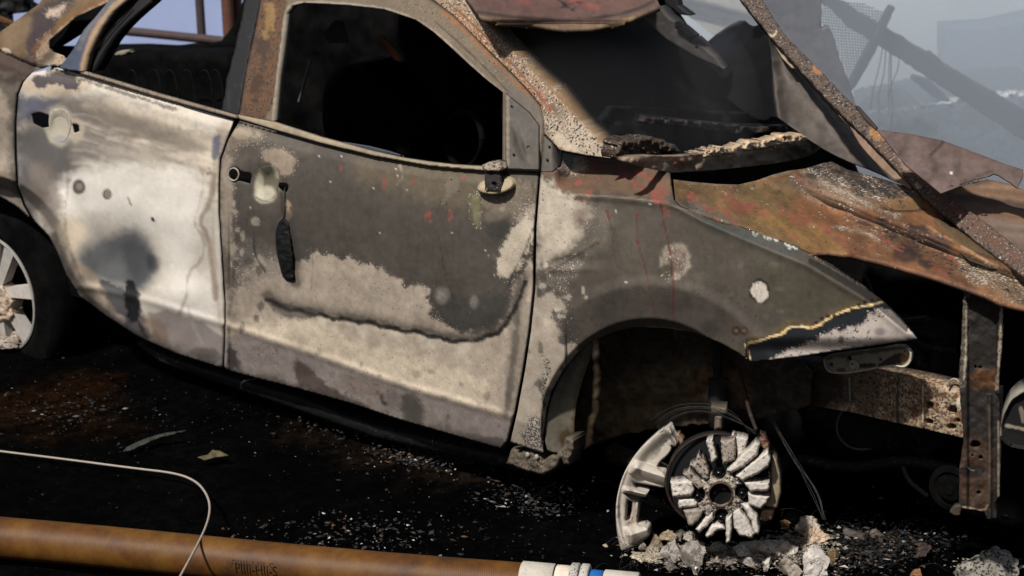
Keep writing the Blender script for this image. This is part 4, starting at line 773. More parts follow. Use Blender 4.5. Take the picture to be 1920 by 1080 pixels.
slab('far_windscreen_pillar', [(1200, 30), (1236, 12), (1250, 30), (1300, 72), (1340, 108), (1356, 130), (1330, 118), (1300, 104), (1250, 74)], SIDE, S(60, 56, 54), thk=.05, step=3, w=-1.28, holes=[ell(1269, 53, 4, 4, 10), ell(1293, 76, 4, 5, 10), ell(1306, 90, 3, 3, 10)], rough_w=.002, soot=.2, parent=CAR)
slab('hanging_bracket', ragged([(1240, -16), (1266, -16), (1270, 10), (1284, 20), (1296, 30), (1274, 26), (1250, 10)], 1, 6), SIDE, S(26, 25, 26), thk=.03, step=3, w=-1.2, parent=CAR)

# front end: lamp bracket, chassis rail, radiator support
def rim_relief(poly, hgt, wd): 
    def f(x, y):
        d, _, _ = seg_dist(x, y, poly, True); return hgt * sstep(wd, wd * .4, d)
    return f
LP = smooth([(1543, 670), (1560, 664), (1640, 655), (1690, 645), (1708, 658), (1708, 676), (1700, 688), (1688, 689), (1680, 686), (1650, 690), (1620, 696), (1585, 701), (1555, 700), (1546, 690)], 1)
LB = slab('lamp_bracket', LP, SIDE.shift(-.18), thk=.012, step=1.7, relief=rim_relief(LP, .012, 4), parent=CAR,
     holes=[ell(1602, 685, 0.1, .1, 3), [(1553, 680), (1562, 680), (1562, 688), (1553, 688)], ell(1650, 675, 4.2, 4.2, 12), ell(1591, 673, 5, 6, 10, .2), ell(1696, 659, 2.4, 2.4, 8)],
     painter=lambda p: (p._put(np.ones(len(p.x)), S(150, 140, 120), {'soot': .16}), p.poly([(1636, 690), (1690, 655), (1702, 680), (1650, 688), (1600, 690), (1618, 680), (1650, 684)], S(24, 22, 20), .9, 3, 2, 6), p.blob(1577, 694, 9, 4, S(60, 40, 26), .8), p.blob(1695, 672, 7, 7, S(128, 82, 42), .95, 0, .4), p._put(sstep(4, 2, seg_dist(p.x, p.y, LP, True)[0]), S(196, 184, 164), {'soot': .1}), p.line([(1548, 668), (1700, 650)], 10, S(40, 36, 32), .7, 5, 3)))
lathe('bolt', SIDE.at(1602, 685, -.176), CN, [(0, .014), (.003, .0135), (.004, .009), (.010, .0085), (.013, .005)], 'alloy', LB, 14, S(170, 160, 140), soot=.3)
RAILP = SIDE.shift(-.30)
def rail_paint(p):
    p.c[:] = S(176, 156, 128); p.m[:, 1] = .42; p.m[:, 2] = .47; P, L, B = p.poly, p.line, p.blob
    P([(1380, 640), (1580, 660), (1600, 780), (1380, 770)], S(26, 18, 14), .96, 30, 8, 20, soot=.3, rust=.2)
    P([(1580, 690), (1650, 690), (1650, 780), (1590, 770)], S(74, 56, 44), .7, 12, 6, 12, soot=.42, rust=.3)
    L([(1685, 700), (1682, 750), (1684, 795)], 8, S(26, 20, 18), .85, 4, 3, 8)
    L([(1700, 712), (1800, 735), (1858, 742)], 10, S(196, 176, 146), .6, 6, 4, 10, flake=.4, soot=.2)
    L([(1730, 725), (1730, 790)], 3, S(190, 172, 146), .7, 2, 1); B(1806, 755, 12, 12, S(196, 184, 162), .9, 0, .5, .2)
    P([(1826, 760), (1845, 755), (1845, 800), (1824, 790)], S(74, 42, 18), .85, 5, 3, 8, rust=.45); B(1820, 762, 5, 4, S(200, 140, 70), .8); B(1812, 825, 26, 8, S(120, 90, 56), .6)
    L([(1860, 738), (1858, 800)], 3, S(180, 160, 140), .7, 2, 1)
slab('chassis_rail', [(1395, 668), (1500, 680), (1590, 690), (1653, 698), (1713, 710), (1773, 723), (1790, 720), (1800, 724), (1862, 738), (1860, 800), (1850, 832), (1807, 822), (1740, 806), (1680, 793), (1597, 773), (1473, 753), (1395, 742)], RAILP, thk=.06, step=2.2, relief=lambda x, y: fbm(x, y, 24, 7, 3) * .004 + .012 * np.exp(-((x - 1730) / 4.) ** 2) + .006 * np.exp(-((x - 1806) / 9.) ** 2 - ((y - 755) / 9.) ** 2), painter=rail_paint, parent=CAR,
     holes=[ell(1741, 760, 9.5, 8.5, 14), ell(1785, 769, 10, 9, 14), ell(1741, 791, 9.5, 6, 12), ell(1784, 800, 9.5, 6, 12), ell(1806, 755, 5, 5, 10), ell(1717, 739, 5, 3, 8), ell(1795, 789, 6, 5, 8)])
tube('rail_edge', [RAILP.at(1593, 708, .01), RAILP.at(1594, 752, .01)], .003, 'alloy', CAR, 6, color=S(130, 124, 112))
tube('loop_hook', [RAILP.at(1778, 724, .01), RAILP.at(1782, 712, .012), RAILP.at(1792, 710, .012), RAILP.at(1800, 718, .012), RAILP.at(1808, 724, .01), RAILP.at(1800, 712, .01), RAILP.at(1812, 726, .01)], .003, 'alloy', CAR, 6, sm=1, color=S(150, 140, 124), soot=.3)
POSTP = Plane(RAILP.at(1840, 760, .03), (CN * .9 - CA * .35))
def post_paint(p):
    p.c[:] = S(38, 33, 28); p.m[:, 1] = .30; P, L, B = p.poly, p.line, p.blob
    L([(1810, 560), (1810, 640), (1804, 720)], 13, S(96, 86, 72), .9, 4, 3, 8, soot=.36, flake=.3); L([(1813, 575), (1812, 650), (1807, 715)], 3, S(190, 178, 156), .8, 3, 2, 7)
    L([(1878, 580), (1874, 660), (1868, 730)], 5, S(176, 160, 138), .85, 3, 2, 7, soot=.3); P([(1825, 690), (1868, 690), (1866, 730), (1825, 730)], S(92, 58, 26), .8, 18, 8, 12, rust=.35)
    P([(1798, 810), (1866, 830), (1864, 960), (1800, 955)], S(70, 50, 36), .8, 12, 8, 12, rust=.30, soot=.34); L([(1854, 760), (1856, 860), (1852, 940)], 5, S(92, 82, 70), .7, 5, 1); L([(1872, 790), (1872, 930)], 3, S(150, 136, 116), .7, 3, 1)
    P([(1800, 870), (1850, 870), (1846, 895), (1800, 895)], S(22, 20, 19), .8, 8, 3); L([(1804, 950), (1846, 958), (1852, 946)], 3, S(170, 150, 128), .8, 2, 1); L([(1814, 875), (1820, 882), (1826, 882)], 2.5, S(170, 160, 140), .8, 2, 1)
def post_w(x, y): return .016 * sstep(1818, 1812, x) + .016 * sstep(1866, 1872, x) * (y < 740) + .012 * np.exp(-((x - 1856) / 4.) ** 2) * (y > 740) + fbm(x, y, 20, 9, 3) * .003
slab('radiator_support', ragged([(1806, 556), (1880, 570), (1880, 640), (1874, 700), (1873, 745), (1877, 850), (1874, 930), (1864, 946), (1869, 971), (1851, 974), (1846, 960), (1805, 953), (1798, 940), (1799, 880), (1807, 825), (1799, 735), (1798, 700), (1804, 620)], .8, 8, 6), POSTP, thk=.05, step=2, relief=post_w, painter=post_paint, parent=CAR,
     holes=[ell(1829, 834, 9.5, 9, 14), ell(1839, 858, 4.2, 4.5, 10), ell(1835, 924, 4.2, 4.5, 10), ell(1823, 854, 3, 3, 8), ell(1838, 689, 4, 3.5, 8), ell(1829, 688, 3, 4, 8), ell(1814, 565, 3, 4, 8)])
slab('crash_box', smooth([(1935, 722), (1896, 747), (1880, 778), (1874, 800), (1876, 822), (1890, 838), (1935, 846)], 1), POSTP.shift(.02), thk=.08, step=2, relief=rim_relief([(1960, 715), (1896, 747), (1880, 778), (1874, 800), (1876, 822), (1890, 838), (1960, 850)], .015, 5), parent=CAR,
     painter=lambda p: (p._put(np.ones(len(p.x)), S(20, 19, 18), {'soot': .2}), p.line([(1935, 722), (1896, 747), (1880, 780), (1876, 815)], 4, S(150, 142, 128), .9, 3, 1), p.line([(1888, 798), (1930, 806)], 6, S(150, 138, 120), .9, 3, 2), p.line([(1890, 806), (1930, 815)], 8, S(10, 10, 10), 1, 2, 1), p.line([(1915, 765), (1918, 790)], 6, S(130, 120, 104), .8, 3, 2)))
slab('torn_lug', ragged([(1780, 960), (1790, 950), (1802, 948), (1800, 966), (1788, 965)], 1, 5), POSTP, S(66, 56, 46), thk=.02, step=2, soot=.3, parent=CAR)
HORN = RAILP.at(1622, 795, -.12)
HN = lathe('horn', HORN, -(facing(HORN, -22).n) * -1, [(0, .066), (.006, .064), (.008, .060), (-.004, .056), (-.006, .048), (.004, .044), (.004, .038), (-.008, .034), (-.004, .012)], 'soot', CAR, 40)
tube('horn_rim', [HORN + np.array([.066 * math.cos(a), .0, .066 * math.sin(a)]) + CN * .01 for a in np.linspace(0, 2 * math.pi, 36)], .0035, 'alloy', HN, 6, color=S(66, 66, 66), soot=.3)
PU = RAILP.at(1785, 915, -.06)
PL = lathe('pulley', PU, CN, [(0, .058), (.008, .056), (.010, .044), (.002, .042), (.004, .030), (.014, .028), (.016, .012), (.02, .01)], 'black', CAR, 36)

# ------------------------------------------------------------------ wheels
HUB = SIDE.at(1350, 925, -.05)
WP = facing(HUB, -10, 4)
def zz(pts, s=3.6, ox=1140, oy=780): return [(ox + a / s, oy + b / s) for a, b in pts]
FW = tag(bpy.data.objects.new('front_wheel', None), 'broken front wheel melted down to its hub'); SC.collection.objects.link(FW); FW.location = tuple(HUB); adopt(FW, CAR); FW.matrix_parent_inverse = Matrix.Translation(-CAR.location)
DC = WP.at(1344, 902, -.05)
lathe('brake_disc', DC, WP.n, [(-.02, .124), (0, .124), (.001, .119), (.0, .112), (.002, .06), (.01, .058), (.01, .01)], 'paint', FW, 56, (.003, .003, .0032), 0)
tube('disc_edge', [DC + .124 * (np.array([1, 0, 0]) * math.cos(a) + np.cross(WP.n, [1, 0, 0]) * math.sin(a)) for a in np.linspace(0, 2 * math.pi, 50)], .0035, 'hood', FW, 6, color=S(40, 24, 17), rust=.2)
HL = [zz(ell(760, 530, 80, 82, 20)), zz(ell(750, 375, 50, 52, 16)), zz(ell(607, 530, 50, 52, 16)), zz(ell(907, 514, 50, 52, 16)), zz(ell(767, 676, 46, 50, 16))]
lathe('hub_face', WP.at(1351, 927, -.012), WP.n, [(-.05, .058), (-.002, .058), (0, .052), (0, .01)], 'soot', FW, 40)
slab('hub_centre', zz(ell(757, 532, 172, 162, 34, .12, 4)), WP, S(150, 140, 124), thk=.03, step=1.3, relief=lambda x, y: .010 * sstep(50, 20, np.hypot(x - 1351, y - 927)), rough_w=.004, rough_sc=6, pillow=.008, pillow_px=3, soot=.42, flake=.3, holes=HL, parent=FW, mat='alloy')
tube('bore_rim', [WP.at(1351 + 22.5 * math.cos(a), 927.5 + 22.5 * math.sin(a), .010) for a in np.linspace(0, 2 * math.pi, 26)], .0025, 'alloy', FW, 6, color=S(84, 60, 46), soot=.35)
for cx, cy in ((750, 380), (607, 534), (907, 516), (767, 676)):
    c = WP.at(*zz([(cx, cy)])[0], -.012)
    lathe('lug_nut', c, WP.n, [(-.012, .0135), (.004, .0135), (.007, .0105), (.014, .009), (.018, .004)], M['nut'] if 'nut' in M else 'soot', FW, 6 * 4)
SP = [([(660, 165), (705, 150), (718, 200), (740, 290), (700, 320), (680, 240)], .012), ([(760, 165), (800, 168), (860, 140), (868, 230), (860, 300), (770, 330)], .014), ([(830, 125), (945, 150), (940, 190), (930, 250), (870, 290), (862, 200), (860, 140)], .0),
      ([(800, 370), (900, 260), (1000, 170), (1030, 190), (1010, 260), (920, 340), (830, 390)], .02), ([(860, 410), (960, 320), (1050, 250), (1080, 235), (1105, 290), (1090, 340), (1000, 400), (900, 440)], .02), ([(900, 440), (1090, 448), (1097, 480), (1080, 505), (960, 512)], .014),
      ([(940, 520), (1090, 545), (1075, 590), (1030, 628), (950, 600)], .008), ([(890, 585), (950, 590), (1010, 680), (1028, 780), (1015, 805), (985, 790), (960, 700)], .006), ([(840, 640), (885, 620), (950, 700), (995, 795), (975, 828), (890, 810), (850, 760)], .012),
      ([(795, 690), (835, 660), (838, 770), (826, 855), (798, 862), (794, 780)], .016), ([(655, 810), (700, 730), (780, 730), (795, 770), (740, 770), (700, 815), (670, 826)], .010), ([(590, 765), (660, 680), (712, 640), (718, 690), (660, 750), (612, 795)], .008),
      ([(505, 640), (600, 620), (650, 630), (630, 680), (570, 745), (545, 745), (530, 700)], .012), ([(470, 558), (580, 555), (610, 580), (600, 610), (475, 626)], .006), ([(420, 442), (520, 432), (570, 440), (590, 500), (560, 542), (435, 552), (425, 500)], .016),
      ([(500, 390), (525, 385), (545, 360), (620, 420), (660, 480), (610, 500), (560, 450), (530, 415)], .010), ([(550, 330), (585, 310), (610, 250), (655, 290), (680, 340), (695, 430), (650, 440), (590, 370)], .014)]
for i, (pl, w) in enumerate(SP):
    g_ = np.mean(np.array(pl), 0); pl = [(g_[0] + (a - g_[0]) * .97, g_[1] + (b - g_[1]) * .97) for a, b in pl]
    slab('spoke', ragged(zz(pl), .8, 4, i), WP, S(206, 197, 184) if i not in (1, 12, 15, 16) else S(156, 144, 130), thk=.035, step=1.25, w=w, pillow=.012, pillow_px=4.5, rough_w=.0012, rough_sc=6, soot=.24 if i not in (1, 16, 15) else .40, flake=.1, parent=FW, mat='alloy')
slab('rim_shard', ragged(zz([(1108, 250), (1140, 290), (1165, 390), (1170, 520), (1145, 612), (1130, 625), (1060, 608), (1095, 500), (1100, 400), (1100, 310)]), .3, 6, 2), WP, S(158, 142, 116), thk=.06, step=1.5, w=-.03, pillow=.012, pillow_px=5, soot=.12, parent=FW, mat='alloy')
slab('rim_shard', ragged(zz([(1040, 628), (1126, 632), (1105, 700), (1060, 710), (1008, 700)]), .4, 6, 3), WP, S(150, 118, 92), thk=.05, step=1.5, w=-.03, pillow=.01, pillow_px=5, soot=.2, parent=FW, mat='alloy')
slab('rim_shard', ragged(zz([(1005, 165), (1025, 140), (1060, 150), (1092, 200), (1100, 250), (1050, 225), (1010, 200)]), .6, 5, 4), WP, S(130, 96, 74), thk=.05, step=1.5, w=-.01, pillow=.012, pillow_px=4, rough_w=.004, rough_sc=5, soot=.36, parent=FW, mat='alloy')
ST = slab('damper', zz([(718, -10), (778, -10), (776, 96), (716, 96)]), WP, S(112, 100, 86), thk=.05, step=2, w=-.08, pillow=.02, pillow_px=8, soot=.25, parent=CAR)
slab('damper_collar', zz([(695, -60), (800, -56), (810, -20), (790, -8), (700, -14)]), WP, S(110, 100, 84), thk=.05, step=2, w=-.075, pillow=.012, pillow_px=4, soot=.36, parent=ST)
# rear wheel, tyre still on
RH = SIDE.at(-4, 548, -.05); RP = Plane(RH, CN)
RW = tag(bpy.data.objects.new('rear_wheel', None), None); SC.collection.objects.link(RW); RW.location = tuple(RH); adopt(RW, CAR); RW.matrix_parent_inverse = Matrix.Translation(-CAR.location)
lathe('tyre', RH - CN * .08, CN, [(-.1, .2), (-.1, .29), (-.06, .315), (.06, .315), (.10, .29), (.105, .23), (.09, .205), (.0, .195)], 'black', RW, 56)
lathe('rim', RH - CN * .02, CN, [(-.1, .17), (-.02, .185), (.022, .196), (.032, .2), (.034, .194), (.02, .186), (-.05, .17)], 'alloy', RW, 56, S(150, 146, 140), cap=False, soot=.1)
lathe('wheel_back', RH - CN * .10, CN, [(-.01, .18), (0, .18), (0, .02)], 'black', RW, 40)
for i, a0 in enumerate((12, 62, 84, -46, -88, -130, 130, 172)):
    a = math.radians(a0); u = -CA * math.cos(a) + np.array([0, 0, 1]) * math.sin(a); v = -CA * -math.sin(a) + np.array([0, 0, 1]) * math.cos(a)
    r0, r1, w0, w1 = .03, .192, .014, .024
    c = [RH + u * r0 + v * w0, RH + u * r1 + v * w1, RH + u * r1 - v * w1, RH + u * r0 - v * w0]
    box_mesh('spoke', [q + CN * .005 for q in c] + [q - CN * .03 for q in c], 'alloy', RW, S(168, 162, 154) if i else S(190, 182, 172), soot=.12)
slab('hub_centre', ragged([(-30, 540), (5, 535), (18, 552), (26, 566), (22, 580), (27, 592), (18, 600), (-5, 605), (-30, 590)], 1.5, 6, 4), RP, S(190, 168, 146), thk=.04, step=2, w=.015, pillow=.015, pillow_px=6, rough_w=.006, rough_sc=9, soot=.2, rust=.2, parent=RW, mat='alloy')
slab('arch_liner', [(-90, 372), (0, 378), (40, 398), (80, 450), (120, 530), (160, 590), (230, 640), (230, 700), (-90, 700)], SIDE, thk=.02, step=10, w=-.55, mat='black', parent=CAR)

# suspension and engine remains in the dark of the arch
tube('brake_hose', [SIDE.at(1384, 690, -.2), SIDE.at(1396, 730, -.18), SIDE.at(1404, 770, -.14), SIDE.at(1418, 806, -.1)], .005, 'paint', CAR, 8, color=S(36, 28, 22), rust=.25)
tube('control_arm', [SIDE.at(1150, 850, -.35), SIDE.at(1240, 880, -.25), SIDE.at(1330, 930, -.16)], [.03, .022, .03], 'paint', CAR, 10, color=S(40, 32, 26), rust=.3)
lathe('strut_body', SIDE.at(1348, 800, -.2), (SIDE.at(1345, 640, -.24) - SIDE.at(1348, 800, -.2)), [(0, .026), (.12, .026), (.121, .012), (.24, .012)], 'paint', CAR, 20, S(26, 22, 19), .03, rust=.15)
tube('drive_shaft', [SIDE.at(1480, 860, -.6), SIDE.at(1420, 910, -.3), SIDE.at(1370, 925, -.1)], .018, 'paint', CAR, 10, color=S(28, 24, 20), rust=.25)
for pts, r_, cl in (([(1560, 560), (1600, 600), (1660, 610), (1740, 600)], .012, S(24, 22, 20)), ([(1620, 520), (1650, 590), (1720, 650), (1790, 660)], .008, S(30, 24, 20)), ([(1480, 700), (1560, 720), (1640, 650), (1700, 660)], .007, S(34, 28, 22)), ([(1500, 860), (1600, 880), (1690, 860), (1790, 880)], .014, S(22, 20, 18)), ([(1690, 860), (1700, 900), (1740, 930)], .006, S(60, 54, 46))):
    tube('engine_pipe', [SIDE.at(a, b, -.55) for a, b in pts], r_, 'paint', CAR, 8, color=cl, rust=.25)
slab('engine_block', ragged([(1500, 620), (1640, 600), (1770, 620), (1780, 760), (1740, 860), (1560, 850), (1480, 760)], 4, 14, 8), SIDE, (.006, .0055, .005), thk=.3, step=5, w=-.68, rough_w=.03, rough_sc=30, pillow=.05, pillow_px=30, parent=CAR, rust=.2)
# ------------------------------------------------------------------ beams and sheets fallen on the car
H1 = HOOD.at(1720, 352, .03); H2 = HOOD.at(1920, 505, .03); H3 = C0 + rays(1400, 0) * 4.75
_d = (H2 - H1) / np.linalg.norm(H2 - H1); BM = Plane(H1, -F + (F @ _d) * _d)
print('beam', H1, H2, H3)
def beam_paint(p):
    p.c[:] = S(92, 79, 69); p.m[:, 0] = .26; p.m[:, 1] = .40; p.m[:, 2] = .24
    p.poly([(1635, 225), (1665, 240), (1660, 268), (1630, 258)], S(150, 108, 66), .9, 5, 4, 7, soot=.2); p.blob(1534, 130, 10, 8, S(160, 110, 70), .8, 40, .7, .3)
    p.line([(1440, 63), (1450, 70), (1456, 58)], 4, S(210, 190, 160), .9, 3, 2, 6)
    for cx, cy in ((1690, 300), (1700, 316), (1686, 325), (1708, 308), (1694, 312), (1722, 350)): p.blob(cx, cy, 7, 4, S(196, 176, 148), .8, 40, .6, .5, 5)
    p.poly([(1650, 260), (1925, 470), (1925, 525), (1640, 275)], S(96, 72, 60), .75, 16, 6, 12, flake=.24, soot=.26); p.blob(1790, 390, 6, 14, None, .9, -35, .8, .4, 7, red=.6)
BMo = slab('charred_beam', ragged([(1378, -14), (1420, -14), (1467, 60), (1533, 128), (1600, 196), (1652, 247), (1690, 292), (1763, 358), (1850, 418), (1930, 480), (1930, 528), (1830, 454), (1730, 368), (1633, 268), (1553, 190), (1493, 124), (1440, 64)], 1.0, 6, 3), BM, thk=.05, step=1.9, painter=beam_paint, rough_w=.0025, rough_sc=8, pillow=.005, pillow_px=4, mat='char')
tag(BMo, 'long charred timber beam leaning diagonally across the bonnet', 'beam')
BT = slab('beam_strip', [(1602, 196), (1612, 200), (1644, 236), (1642, 243), (1620, 222)], BM, S(54, 46, 42), thk=.01, step=2, w=.006, parent=BMo)
# crumpled dark sheet hanging under the beam
SHP = BM.shift(-.045)
def sheet_w(x, y):
    fold = 1440 + (y - 60) * .12; w = -.0040 * np.clip(fold - x, 0, 200); w = w - .0009 * np.clip(x - fold, 0, 300) + .03 * np.exp(-((x - fold) / 14.) ** 2)
    w += .02 * np.exp(-((x - (1500 + (y - 150) * .8)) / 16.) ** 2) + fbm(x, y, 60, 17, 3) * .012; return w - .02
def sheet_paint(p):
    p.c[:] = S(84, 76, 70); p.poly([(1280, 90), (1440, 20), (1450, 80), (1452, 190), (1462, 236), (1430, 245), (1370, 215), (1310, 160)], S(8, 8, 9), 1, 8, 2)  # left facet painted black, the shade of its turned-away side
    p.poly([(1452, 90), (1500, 140), (1560, 210), (1600, 290), (1540, 270), (1470, 210)], S(98, 90, 82), .6, 26, 6, 26); p.vary(.2, 50, .3)
SHo = slab('crumpled_sheet', smooth([(1300, 104), (1335, 70), (1362, 50), (1393, 34), (1410, 50), (1424, 46), (1443, 70), (1495, 126), (1555, 192), (1595, 235), (1640, 280), (1700, 342), (1690, 346), (1640, 321), (1583, 300), (1533, 273), (1477, 233), (1452, 215), (1430, 230), (1380, 200), (1330, 150)], 1), SHP, thk=.004, step=3, relief=sheet_w, painter=sheet_paint)
tag(SHo, 'crumpled dark metal sheet folded under the charred beam beside the windscreen', 'metal sheet')
slab('peeled_edge', [(1446, 74), (1458, 84), (1482, 112), (1494, 128), (1484, 127), (1466, 108)], SHP, S(150, 134, 112), thk=.003, step=2, w=.012, parent=SHo)
o = slab('rusty_strip', smooth([(1556, 194), (1575, 208), (1592, 225), (1625, 262), (1655, 294), (1705, 345), (1712, 356), (1690, 346), (1660, 322), (1628, 290), (1606, 262), (1594, 236), (1578, 224)], 1), SHP, S(128, 104, 86), thk=.004, step=2, w=.02, rough_w=.003, soot=.16)
tag(o, 'narrow bent strip of brownish metal below the middle of the charred beam', 'metal strip')
# roofing sheets behind the bonnet
RS = Plane(HOOD.at(1700, 330, .12), np.array([-.05, -.55, 1.0]))
def rs_paint(p):
    p.c[:] = S(98, 82, 76); p.poly([(1680, 250), (1800, 270), (1900, 320), (1800, 300)], S(96, 78, 68), .6, 20, 8, 30); p.line([(1745, 290), (1762, 275), (1768, 266)], 5, S(36, 32, 32), .8, 4, 1)
    p.blob(1784, 324, 3, 3, S(220, 210, 200), .9); p.line([(1800, 345), (1840, 330), (1860, 320)], 6, S(60, 46, 38), .7, 6, 3, 8); p.vary(.14, 30)
o = slab('roofing_sheet', [(1645, 243), (1700, 250), (1767, 263), (1847, 293), (1880, 306), (1918, 318), (1919, 330), (1908, 352), (1895, 342)] + ragged([(1870, 326), (1853, 328), (1827, 341), (1800, 347), (1768, 352)], 2, 5, 2)[:-1] + [(1764, 362), (1700, 310)], RS, thk=.004, step=2.6, relief=lambda x, y: .02 * np.sin((x + y * 1.6) / 22.) * .25 + fbm(x, y, 60, 3, 3) * .012, painter=rs_paint, mat='hood')
tag(o, 'rust-brown roofing sheet with a torn lower edge behind the charred beam', 'metal sheet')
o = slab('roofing_sheet', [(1762, 356), (1800, 348), (1850, 336), (1890, 344), (1935, 362), (1935, 500), (1850, 425), (1800, 385)], Plane(HOOD.at(1800, 380, .03), np.array([-.05, -.25, 1.0])), thk=.004, step=3, relief=lambda x, y: .012 * np.sin((y - x * .1) / 11.), mat='hood',
    painter=lambda p: (p._put(np.ones(len(p.x)), S(116, 88, 66), {}), p.line([(1780, 366), (1935, 388)], 14, S(64, 56, 52), .8, 12, 3), p.line([(1760, 358), (1850, 336)], 12, S(60, 52, 44), .7, 10, 3), p.line([(1840, 350), (1900, 352)], 6, S(130, 110, 86), .6, 6, 3), p.poly([(1830, 400), (1935, 420), (1935, 500), (1850, 430)], S(104, 92, 84), .7, 14, 5)))
tag(o, 'ribbed brown roofing sheet lying lowest at the right behind the bonnet', 'metal sheet')
o = slab('pale_panel', [(1225, -20), (1390, -20), (1440, 42), (1420, 70), (1340, 66), (1290, 30), (1250, 5)], facing(C0 + rays(1340, 20) * 7.2, 10), thk=.02, step=4, relief=lambda x, y: .03 * np.sin((y - x * .25) / 9.), painter=lambda p: (p._put(np.ones(len(p.x)), S(150, 142, 130), {}), p.line([(1275, -5), (1330, 10), (1400, 30)], 12, S(92, 84, 76), .8, 8, 2)))
tag(o, 'pale curved panel with one dark band beyond the windscreen', 'panel')

# ------------------------------------------------------------------ background
def solid(name, label, cat, poly, depth, color, thk=.06, yaw=0, **k):
    pl = facing(C0 + rays(*np.mean(np.array(poly), 0)) * depth, yaw)
    o = slab(name, poly, pl, color, thk=thk, step=k.pop('step', 4), **k); return tag(o, label, cat)
# walls: the yard is closed off behind the wreck
def wall(name, label, x0, y0, x1, y1, h, mat):
    a = np.array([x0, y0, 0.]); b = np.array([x1, y1, 0.]); d = (b - a) / np.linalg.norm(b - a); n = np.array([-d[1], d[0], 0]) * .15
    o = box_mesh(name, [a, b, b + [0, 0, h], a + [0, 0, h], a + n, b + n, b + n + [0, 0, h], a + n + [0, 0, h]], mat); return tag(o, label, 'wall')
M['bluewall'] = plain_material('blue_plaster', (.30, .36, .56), (.34, .40, .60), 3, .9, .1)
M['palewall'] = plain_material('pale_plaster', (.42, .44, .42), (.5, .52, .5), 3, .9, .1)
wall('plaster_wall', 'pale blue plaster wall seen through the rear window of the wreck', -4.6, 9.6, -.3, 9.6, 2.2, 'bluewall')
wall('plaster_wall', 'pale grey wall behind the smoke on the right', -.3, 8.7, 7.0, 8.7, 2.6, 'palewall')
o = solid('block_wall', 'blue-grey block wall fading into smoke at the far right', 'wall', [(1775, 55), (1860, 50), (1960, 28), (1960, 330), (1775, 330)], 8.5, S(88, 98, 118), thk=.2, step=8)
# posts and rail behind the cabin
def post(label, x0, y0, x1, y1, r, depth, col, z1=None):
    a = C0 + rays(x0, y0) * depth; b = C0 + rays(x1, y1) * depth
    if z1 is None: b = np.array([a[0] + (b[0] - a[0]) * 1., a[1], 0.]); a = a + np.array([0, 0, .5])
    return tag(tube('steel_post' if z1 is None else 'steel_rail', [a, (a + b) / 2, b], r, 'hood', None, 12, color=col, rust=.15, soot=.2, jitter=.02), label, 'post' if z1 is None else 'rail')
post('slender brown post nearer the middle of the rear window', 372, 0, 377, 75, .020, 8.0, S(70, 60, 58))
post('thick rusty post left of the dark pillar in the rear window', 424, 0, 428, 60, .027, 8.1, S(104, 66, 52)); post('rusty post closest to the dark pillar in the rear window', 446, 0, 442, 60, .022, 8.15, S(92, 60, 56))
post('rusty horizontal rail seen through the rear window', 205, 55, 440, 79, .020, 7.9, S(74, 60, 58), 1)
o = solid('burnt_debris', 'blackened hanging scrap at the top left corner', 'scrap', ragged([(-40, -20), (52, -20), (56, 8), (66, 14), (60, 22), (44, 24), (18, 28), (18, 60), (-8, 66), (-40, 74)], 1.2, 7, 4), 7.0, S(14, 12, 12), rough_w=.02)
tag(solid('brown_strap', 'thin brown strap crossing the black scrap at the top left', 'strap', [(-20, 24), (0, 30), (24, 40), (30, 48), (10, 46), (-20, 36)], 6.8, S(96, 62, 32), thk=.01, step=3))
# right hand background
solid('bent_panel', 'tall grey-brown panel torn to a point behind the beam', 'panel', ragged([(1466, -20), (1541, -20), (1540, 55), (1553, 49), (1562, 65), (1575, 110), (1590, 150), (1604, 195), (1625, 262), (1560, 240), (1500, 140), (1440, 40), (1400, -20)], .8, 12, 3), 6.3, S(100, 98, 102), thk=.03, rough_w=.003, rough_sc=50)
solid('charred_rafter', 'broad charred rafter sloping down through the smoke', 'rafter', ragged([(1520, -20), (1560, -20), (1572, 0), (1630, 36), (1672, 60), (1747, 106), (1752, 103), (1762, 110), (1773, 123), (1860, 173), (1960, 232), (1960, 290), (1830, 205), (1773, 168), (1713, 128), (1640, 81), (1590, 50), (1578, 36), (1545, 8)], 1.6, 8, 7), 7.0, S(44, 46, 54), thk=.1, step=3)
solid('charred_batten', 'thin batten crossing the charred rafter', 'batten', ragged([(1670, 12), (1678, 14), (1660, 56), (1644, 92), (1624, 128), (1620, 136), (1606, 160), (1590, 178), (1592, 162), (1612, 120), (1636, 76), (1652, 44)], .8, 6, 5), 6.9, S(50, 52, 58), thk=.05, step=2)
solid('charred_plank', 'short charred plank below the rafter', 'plank', ragged([(1710, 150), (1714, 142), (1732, 148), (1750, 156), (1780, 186), (1790, 204), (1774, 196), (1750, 182)], .8, 6, 5), 7.3, S(66, 72, 84), thk=.05, step=2)
# wire mesh
MP = facing(C0 + rays(1600, 90) * 7.15, 5); V = []; Fc = []
MPOLY = [(1541, 8), (1575, 2), (1620, 6), (1668, 26), (1655, 45), (1640, 78), (1622, 120), (1600, 160), (1594, 170), (1580, 128), (1562, 66), (1552, 48), (1541, 52)]
def mesh_wires():
    for fam in range(2):
        for k in range(-30, 60):
            pts = []
            for t in np.linspace(0, 1, 60):
                if fam == 0: x = 1530 + 150 * t; y = k * 5.2 + (x - 1530) * .16 + 3 * math.sin(x / 30.)
                else: y = -10 + 200 * t; x = 1480 + k * 5.2 + (y + 10) * .1 + 2 * math.sin(y / 25.)
                if inside(np.array([x]), np.array([y]), MPOLY)[0]: pts.append(MP.at(x, y, .0))
                else:
                    if len(pts) > 2: yield [pts[0], pts[len(pts) // 2], pts[-1]]
                    pts = []
            if len(pts) > 2: yield [pts[0], pts[len(pts) // 2], pts[-1]]
